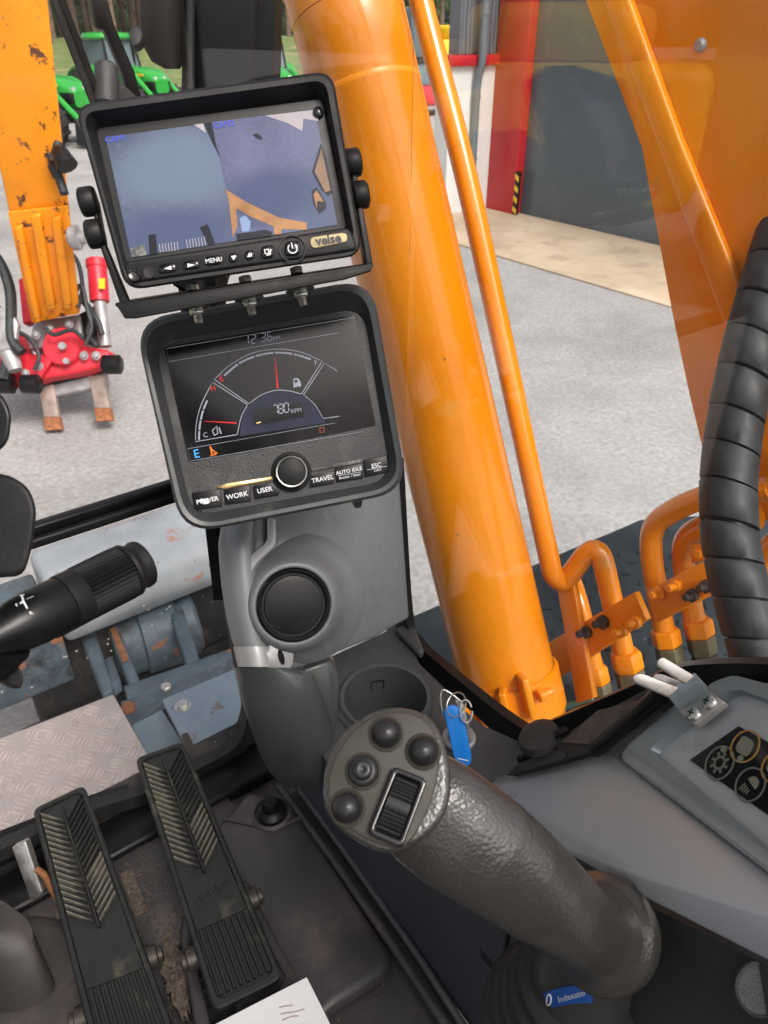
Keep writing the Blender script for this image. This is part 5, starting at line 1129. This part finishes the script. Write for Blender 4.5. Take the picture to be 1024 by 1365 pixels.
grip = sweep([(512, 1030, .462, .022, .012), (540, 1052, .459, .031, .018), (575, 1082, .457, .0355, .022), (612, 1110, .458, .0362, .0245), (650, 1136, .460, .0350, .026), (690, 1166, .465, .0330, .027), (722, 1192, .472, .0308, .0275), (746, 1211, .481, .0285, .0270), (764, 1226, .492, .0272, .0265), (777, 1235, .504, .0268, .0265), (787, 1240, .515, .0280, .0280), (794, 1242, .524, .0325, .0325), (799, 1243, .530, .0385, .0385), (802, 1243, .533, .0402, .0402), (803, 1243, .539, .0402, .0402)])
flare = None
neckm = MB(); 
for q in (head, grip): neckm.add(q.v, q.f)
tmp = build('grip_tmp', neckm, LEATH)
rm = tmp.modifiers.new('r', 'REMESH'); rm.mode = 'VOXEL'; rm.voxel_size = .0013
sm_ = tmp.modifiers.new('s', 'SMOOTH'); sm_.factor = .5; sm_.iterations = 7
bpy.context.view_layer.update()
me = bpy.data.meshes.new_from_object(tmp.evaluated_get(bpy.context.evaluated_depsgraph_get()))
for p in me.polygons: p.use_smooth = True
me.materials.clear(); me.materials.append(LEATH)
gp = bpy.data.objects.new('grip', me); COL.objects.link(gp); place(gp, WL[tmp.name], js)
bpy.data.objects.remove(tmp)
pl_ = [(437, 1062), (439, 1032), (451, 1002), (472, 974), (502, 954), (535, 949), (562, 957), (579, 976), (586, 1005), (582, 1045), (566, 1090), (540, 1128), (500, 1124), (462, 1102), (443, 1084)]
ps = spath2(jl(pl_, 0)+[jl(pl_, 0)[0]], 3)[:-1]
plate = build('button_plate', MB().loft([[JF.pt(u, v, h) for u, v in sc(ps, k)] for k, h in ((1.0, -.004), (1.0, .0014), (.985, .0020), (.95, .0025))]), FACE, js, smooth=True, auto=60)
BFm = Frame(JF.pt(0, 0, .0026), JF.x, JF.n)
pk = .425/1000
for cx_, cy_, st_ in ((515, 978, 0), (564, 1002, 0), (484, 1028, 1), (463, 1077, 0)):
    o = BFm.hit(cx_, cy_)
    bs_ = build('button', MB().lathe(o, JF.n, [(25*pk, -.001), (24*pk, .0008), (21.5*pk, .0016), (20*pk, .001), (19*pk, .0006)], 32), FACE, js, smooth=True)
    if st_: pr = [(19.5*pk, 0), (19.5*pk, .003), (18*pk, .0042), (13*pk, .0046), (12.6*pk, .0075), (11*pk, .0088), (5*pk, .0092), (3*pk, .0085), (1e-4, .0084)]
    else: pr = [(19*pk, 0), (18.6*pk, .003), (16.8*pk, .0058), (13*pk, .0082), (8*pk, .0096), (1e-4, .0101)]
    build('button_cap', MB().lathe(o, JF.n, pr, 36), BTN, bs_, smooth=True, auto=70)
rf = upx(BFm, [(524, 1022), (570, 1041), (536, 1132), (489, 1112)])
ri = upx(BFm, [(529, 1032), (560, 1045), (533, 1120), (499, 1106)])
build('roller_frame', ring(BFm, fillet(rf, .004, 5), fillet(ri, .0015, 5), -.002, .0055), GLOSS, js, bevel=.0008)
ra = BFm.pt(*[(a+b)/2 for a, b in zip(ri[0], ri[1])]); rb = BFm.pt(*[(a+b)/2 for a, b in zip(ri[2], ri[3])]); rc_ = (ra+rb)/2
rx = (BFm.pt(*ri[1])-BFm.pt(*ri[0])).normalized(); ry = JF.n.cross(rx).normalized(); hwid = (V(ri[1])-V(ri[0])).length/2*.93; rl = (ra-rb).length/2
rol = []
for i in range(49):
    a = -1+2*i/48; h = .0085-.0075*a*a
    if (.18 < abs(a) < .86): h += .0006*(1 if i % 3 == 0 else -.6)
    rol.append((a*rl, h))
build('roller', MB().loft([[rc_+ry*y+rx*hwid+JF.n*h, rc_+ry*y-rx*hwid+JF.n*h, rc_+ry*y-rx*hwid-JF.n*.002, rc_+ry*y+rx*hwid-JF.n*.002] for y, h in rol]), BTN, js)
build('roller_mark', MB().loft([[rc_+ry*y+rx*hwid*.96+JF.n*(h+.0003), rc_+ry*y-rx*hwid*.96+JF.n*(h+.0003), rc_+ry*y-rx*hwid*.96+JF.n*(h-.001), rc_+ry*y+rx*hwid*.96+JF.n*(h-.001)] for y, h in [(a*rl, .0085-.0075*a*a) for a in (-.16, -.08, 0, .08, .16)]]), GLOSS, js)
NO = P(790, 1258, .562); NDIR = V((0, 0, -1))
NECKM = mat('neck_grey', (.045, .045, .043), .5, var=.1)
build('neck', MB().lathe(NO, NDIR, [(.030, -.012), (.0355, -.004), (.0365, .01), (.0365, .045), (.038, .05), (.038, .09)], 40), NECKM, js, smooth=True)
def hitcyl(px, py, o, a, r):
    d = ray(px, py); m = CAM-o; d2 = d-a*d.dot(a); m2 = m-a*m.dot(a); A_ = d2.dot(d2); B_ = 2*d2.dot(m2); C_ = m2.dot(m2)-r*r
    D = B_*B_-4*A_*C_
    if D < 0: D = 0
    return CAM+d*((-B_-math.sqrt(D))/(2*A_))
lpx = lambda u, v: (724+u*66, 1320+v*24-u*10+14*(u-.5)**2)
lab = build('label', MB().grid(lambda u, v: hitcyl(*lpx(u, v), NO, NDIR, .0369), 16, 4), BLUEL, js, smooth=True)
LF = Frame(hitcyl(*lpx(.5, .5), NO, NDIR, .0369), rt, (CAM-hitcyl(*lpx(.5, .5), NO, NDIR, .0369)))
LF.y = LF.n.cross(LF.x)
tx = text(LF, .0030, -.0004, 'Indexator', .0054, WHITE, lab, h=.0006, rot=R_(13))
# bend the lettering onto the round neck
o_ = WL[tx.name]
for vtx in tx.data.vertices:
    wv = vtx.co+o_; dd = wv-CAM; z_ = dd.dot(fw); vx, vy = CX+FPX*dd.dot(rt)/z_, CY-FPX*dd.dot(up)/z_
    vtx.co = hitcyl(vx, vy, NO, NDIR, .0373)-o_
lp2 = [hitcyl(*lpx(.115+.045*math.cos(a)/1.0, .5+.30*math.sin(a)), NO, NDIR, .0373) for a in [k*math.pi/8 for k in range(17)]]
build('label_mark', MB().tube(lp2, .0006, 6), WHITE, lab)
bt_o = NO+NDIR*.055
BR_ = []
h = 0
for k in range(5):
    r0 = .038+k*.006
    BR_ += [(r0, h), (r0+.010, h+.003), (r0+.012, h+.008), (r0+.008, h+.012), (r0+.002, h+.013)]; h += .014
build('boot', MB().lathe(bt_o, NDIR, BR_, 44), RUB, js, smooth=True, auto=80)
# ================================================================== PEDALS
def pedal(c, lab, mark):
    f = patch(*c); t = thing('foot_pedal', f(.5, .9, -.04), lab, 'pedal', 'travel pedals')
    TH = .016
    def loop(m0, m1, h):   # rounded outline in uv
        l = fillet([(m0, m1), (1-m0, m1), (1-m0, 1-m1), (m0, 1-m1)], .16, 5)
        return [f(u, .0+v if True else v, h) for u, v in [(a, .5+(b-.5)) for a, b in l]]
    def rl(m0, m1, h, r=.14):
        # fillet in true proportion: v is about 4 x u
        l = fillet([(m0, m1*4), (1-m0, m1*4), (1-m0, 4-m1*4), (m0, 4-m1*4)], r, 5)
        return [f(u, v/4, h) for u, v in l]
    build('body', MB().loft([rl(.05, .01, -TH), rl(0, 0, -TH*.7), rl(0, 0, -.002), rl(.025, .006, 0), rl(.085, .02, 0), rl(.10, .024, -.004)]), PED, t, smooth=True, auto=35)
    ribs = []
    n = 17
    for k in range(n):
        v = .06+k*.0265
        # left arm rises to the middle, right arm is steeper
        for (u0, u1, dv) in ((.12, .46, .075), (.54, .88, -.075)):
            va = v+(-.02 if u0 < .5 else .055); vb = va+dv
            if min(va, vb) < .035: va, vb = max(va, .035), max(vb, .035)
            if abs(va-vb) < .004: continue
            w_ = .0040
            build('rib', MB().loft([[f(u, vv-w_, -.004), f(u, vv-w_*.7, .0015), f(u, vv+w_*.7, .0015), f(u, vv+w_, -.004)] for u, vv in ((u0, va), (u1, vb))]), PEDR if u0 < .5 or k > 9 else PED, t)
    build('centre_ridge', MB().loft([[f(u-.03, v, -.004), f(u-.015, v, .001), f(u+.015, v, .001), f(u+.03, v, -.004)] for u, v in ((.5, .05), (.5, .56))]), PED, t)
    build('smooth_pad', MB().loft([[f(u, v, -.004), f(u, v, -.0005)] for u, v in ((.12, .57), (.88, .57), (.88, .74), (.12, .74))][:0] or [[f(.11, .57, -.004), f(.89, .57, -.004), f(.89, .57, -.001), f(.11, .57, -.001)], [f(.11, .745, -.004), f(.89, .745, -.004), f(.89, .745, -.001), f(.11, .745, -.001)]]), PED, t)
    for k in range(8):
        u = .13+k*.097
        build('heel_rib', MB().loft([[f(u, v, -.004), f(u+.012, v, .0012), f(u+.042, v, .0012), f(u+.054, v, -.004)] for v in (.75, .965)]), PED, t)
    if mark:
        for k, l in enumerate(([(.2, .655), (.28, .64), (.34, .655), (.26, .668)], [(.38, .65), (.44, .632), (.47, .655)], [(.52, .645), (.58, .628), (.62, .645), (.56, .66)], [(.68, .638), (.76, .62), (.8, .64)])):
            build('worn_emblem', MB().tube([f(u, v, -.0009) for u, v in l], .0009, 6), PED, t)
    for sgn, vv in ((-1, .80), (1, .70)):
        o = f(.5, vv, -.020)+ (f(1, vv)-f(0, vv)).normalized()*sgn*((f(1, vv)-f(0, vv)).length/2+.004)
        a = (f(1, vv)-f(0, vv)).normalized()*sgn
        pv = build('pivot_bolt', MB().lathe(o, a, [(.013, -.01), (.013, .006), (.009, .0075), (.009, .012), (.007, .013)], 20), DKBOLT, t, smooth=True)
    build('stem', MB().tube([f(.5, .55, -.012), f(.5, .62, -.04), f(.5, .8, -.07)], .014, 10), DARKM, t, smooth=True)
    return t
pedal((PZ(43, 1078, .105), PZ(112, 1045, .105), PZ(240, 1392, .075), PZ(132, 1432, .075)), 'worn black foot pedal with sandy herringbone ribs, nearer the steering column', False)
pedal((PZ(180, 1010, .115), PZ(244, 987, .115), PZ(378, 1302, .075), PZ(285, 1348, .075)), 'worn black foot pedal with faint emblem, next to the dome bolt', True)
pbx = thing('pedal_box', PZ(300, 1340, .02), 'dark angular pedal mount tray under the right foot pedal', 'pedal mount')
zz = lambda l, z: [PZ(x, y, z) for x, y in l]
ot = [(250, 1180), (330, 1175), (352, 1220), (400, 1310), (392, 1345), (330, 1395), (262, 1385), (240, 1250)]
it = [(262, 1195), (322, 1190), (340, 1228), (380, 1300), (372, 1325), (320, 1360), (282, 1368), (256, 1262)]
n_ = len(ot)
build('tray', MB().loft([zz(ot, .012), zz(ot, .034), zz(it, .034), zz(it, .014)], cap=False), MATF, pbx, bevel=.003)
build('tray_floor', MB().prism(zz(it, .0165), (0, 0, -.003)), DARKM, pbx)
# latch clip and rod by the front sill
lc = thing('latch_clip', PZ(40, 1190, .03), 'bare metal latch clip with rod at the front sill beside the left pedal', 'latch')
build('clip', MB().prism([P(x, y, .90) for x, y in fillet([(15, 1130), (34, 1121), (57, 1190), (50, 1198), (40, 1200), (32, 1176)], 3)], fw*.012), STEEL, lc, bevel=.0015)
build('rod', MB().tube([P(48, 1158, .90), P(58, 1165, .90), P(84, 1212, .92)], .004, 10), RUST, lc, smooth=True)
# boot of the steering column
sbt = thing('column_boot', PZ(0, 1360, .0), 'soiled dark rubber boot of the steering column in the lower left corner', 'boot')
BTM = mat('soiled_rubber', (.045, .038, .036), .5, var=.3, vs=10, dirt=[((.14, .11, .09), .58, .75, 10)])
build('boot_body', MB().loft([[P(cx_+math.cos(a)*w_, cy_+math.sin(a)*w_*.7, d-math.sin(a)*.02) for a in [2*math.pi*k/28 for k in range(28)]] for cx_, cy_, w_, d in ((-26, 1216, 4, .87), (-25, 1219, 26, .865), (-22, 1226, 44, .86), (-16, 1246, 60, .855), (-6, 1300, 72, .86), (4, 1360, 88, .87), (10, 1430, 100, .88))]), BTM, sbt, smooth=True)
build('boot_flange', MB().lathe(PZ(0, 1345, .018), (0, 0, 1), [(.105, -.006), (.105, .002), (.098, .006), (.09, .006)], 40), BTM, sbt, smooth=True)
# paper on the floor tray
pa = PZ(290, 1368, .062); 
build('paper_sheet', MB().prism([P(x, y, .80) for x, y in [(286, 1366), (409, 1303), (450, 1385), (330, 1450)]], fw*.0006), PAPER, label='white printed paper sheet lying at the bottom edge beside the pedal', cat='paper')
pr_ = bpy.data.objects['paper_sheet']
PFm = Frame(P(380, 1350, .7995), rt, -fw)
INK = mat('faded_ink', (.45, .36, .33), .8, var=.2)
for l in ([(374, 1352), (382, 1350), (392, 1349), (406, 1345)], [(376, 1360), (388, 1355), (398, 1354)], [(372, 1343), (380, 1341), (390, 1340)]):
    build('ink_line', stroke(PFm, upx(PFm, l), .0012, -.0002, .0003), INK, pr_)
# ================================================================== STEERING COLUMN STALK AND WHEEL
sk0 = P(8, 842, .455); sk1 = P(192, 750, .525); sa = (sk1-sk0).normalized(); kk = .455/1000
stk = thing('column_stalk', sk0, 'black column stalk with ribbed twist grip at the left edge', 'control stalk')
L0 = (sk1-sk0).length
build('stalk_base', MB().lathe(sk0, sa, [(18*kk, -.02), (28*kk, -.004), (36*kk, .006), (39*kk, .018), (39*kk, L0*.38), (37*kk, L0*.40)], 40), BLK2, stk, smooth=True)
build('stalk_collar', MB().lathe(sk0, sa, [(37.5*kk, L0*.385), (40.5*kk, L0*.39), (40.5*kk, L0*.50), (39*kk, L0*.51)], 40), BLK, stk, smooth=True)
rings = []
NG = 120
tx_ = sa.orthogonal().normalized(); ty_ = sa.cross(tx_)
for hh, r in ((L0*.50, 39), (L0*.505, 40), (L0*.83, 41), (L0*.84, 39.5)):
    rings.append([sk0+sa*hh+(tx_*math.cos(2*math.pi*k/NG)+ty_*math.sin(2*math.pi*k/NG))*(r+(0, .6, 1.2, .6, -1.4, -1.4)[(k % 3)*2])*kk for k in range(NG)])
build('ribbed_grip', MB().loft(rings), BLK2, stk)
build('end_cap', MB().lathe(sk0, sa, [(39*kk, L0*.84), (41.5*kk, L0*.845), (42*kk, L0*.87), (38*kk, L0*.885), (36*kk, L0*.93), (38*kk, L0*.96), (37*kk, L0*.985), (31*kk, L0*1.0), (1e-4, L0*1.0)], 40), BLK, stk, smooth=True)
bot = (-up*.9-sa*.2).normalized()
build('grip_key', MB().box(sk0+sa*L0*.47-up*.0185, sa*.012, up*.0025, fw*.006), BLK2, stk, bevel=.001)
def onst(px, py): return hitcyl(px, py, sk0, sa, 39.6*kk)
def pstroke(name, l, wpx): build(name, MB().tube([onst(x, y) for x, y in l], wpx*kk/2, 6), WHITE, stk)
zs = lambda x, y: (x/3.79, 600+y/3.79)
pstroke('direction_mark', [zs(110, 735), zs(120, 765), zs(138, 800)], 2.6)
pstroke('direction_mark', [zs(118, 762), zs(103, 775)], 2.6)
pstroke('direction_mark', [zs(135, 752), zs(170, 738)], .6)
for ch, x, y in (('F', 86, 785), ('N', 112, 735), ('R', 157, 825)):
    q = onst(*zs(x, y)); q2 = (CAM-q); nf = (q-sk0)-sa*(q-sk0).dot(sa); fr_ = Frame(q, sa, nf.normalized())
    text(fr_, 0, 0, ch, .0032, WHITE, stk, h=.0003)
sw_ = thing('steering_column', P(-30, 760, .42), 'black steering column cover at the left edge above the stalk', 'steering column')
def blob(name, l, d, th, m, parent, bv=.008):
    l = fillet(l, 14, 5)
    return build(name, MB().loft([[P(x, y, d) for x, y in l], [P(x-8, y, d+th) for x, y in l]]), m, parent, bevel=bv, bseg=4)
blob('column_cover', [(-90, 626), (12, 632), (40, 650), (50, 680), (44, 730), (32, 768), (-90, 776)], .42, .05, BLK, sw_, .010)
blob('wheel_spoke', [(-90, 500), (2, 522), (17, 552), (12, 590), (-6, 606), (-90, 612)], .41, .04, BLK2, sw_, .012)
blob('lower_lever', [(-80, 845), (0, 856), (22, 880), (33, 905), (28, 920), (8, 912), (-10, 890), (-80, 900)], .47, .02, BLK, sw_, .006)
build('stalk_root', MB().tube([P(14, 860, .46), P(-10, 885, .465), P(-50, 920, .47)], [.013, .012, .012], 16), BLK2, sw_, smooth=True)

for n_m, m_m in MATS.items():
    if n_m.startswith(('picture', 'ui_')):          # print behind the screen's glass: little gloss of its own
        m_m.node_tree.nodes['Principled BSDF'].inputs['Specular IOR Level'].default_value = .12
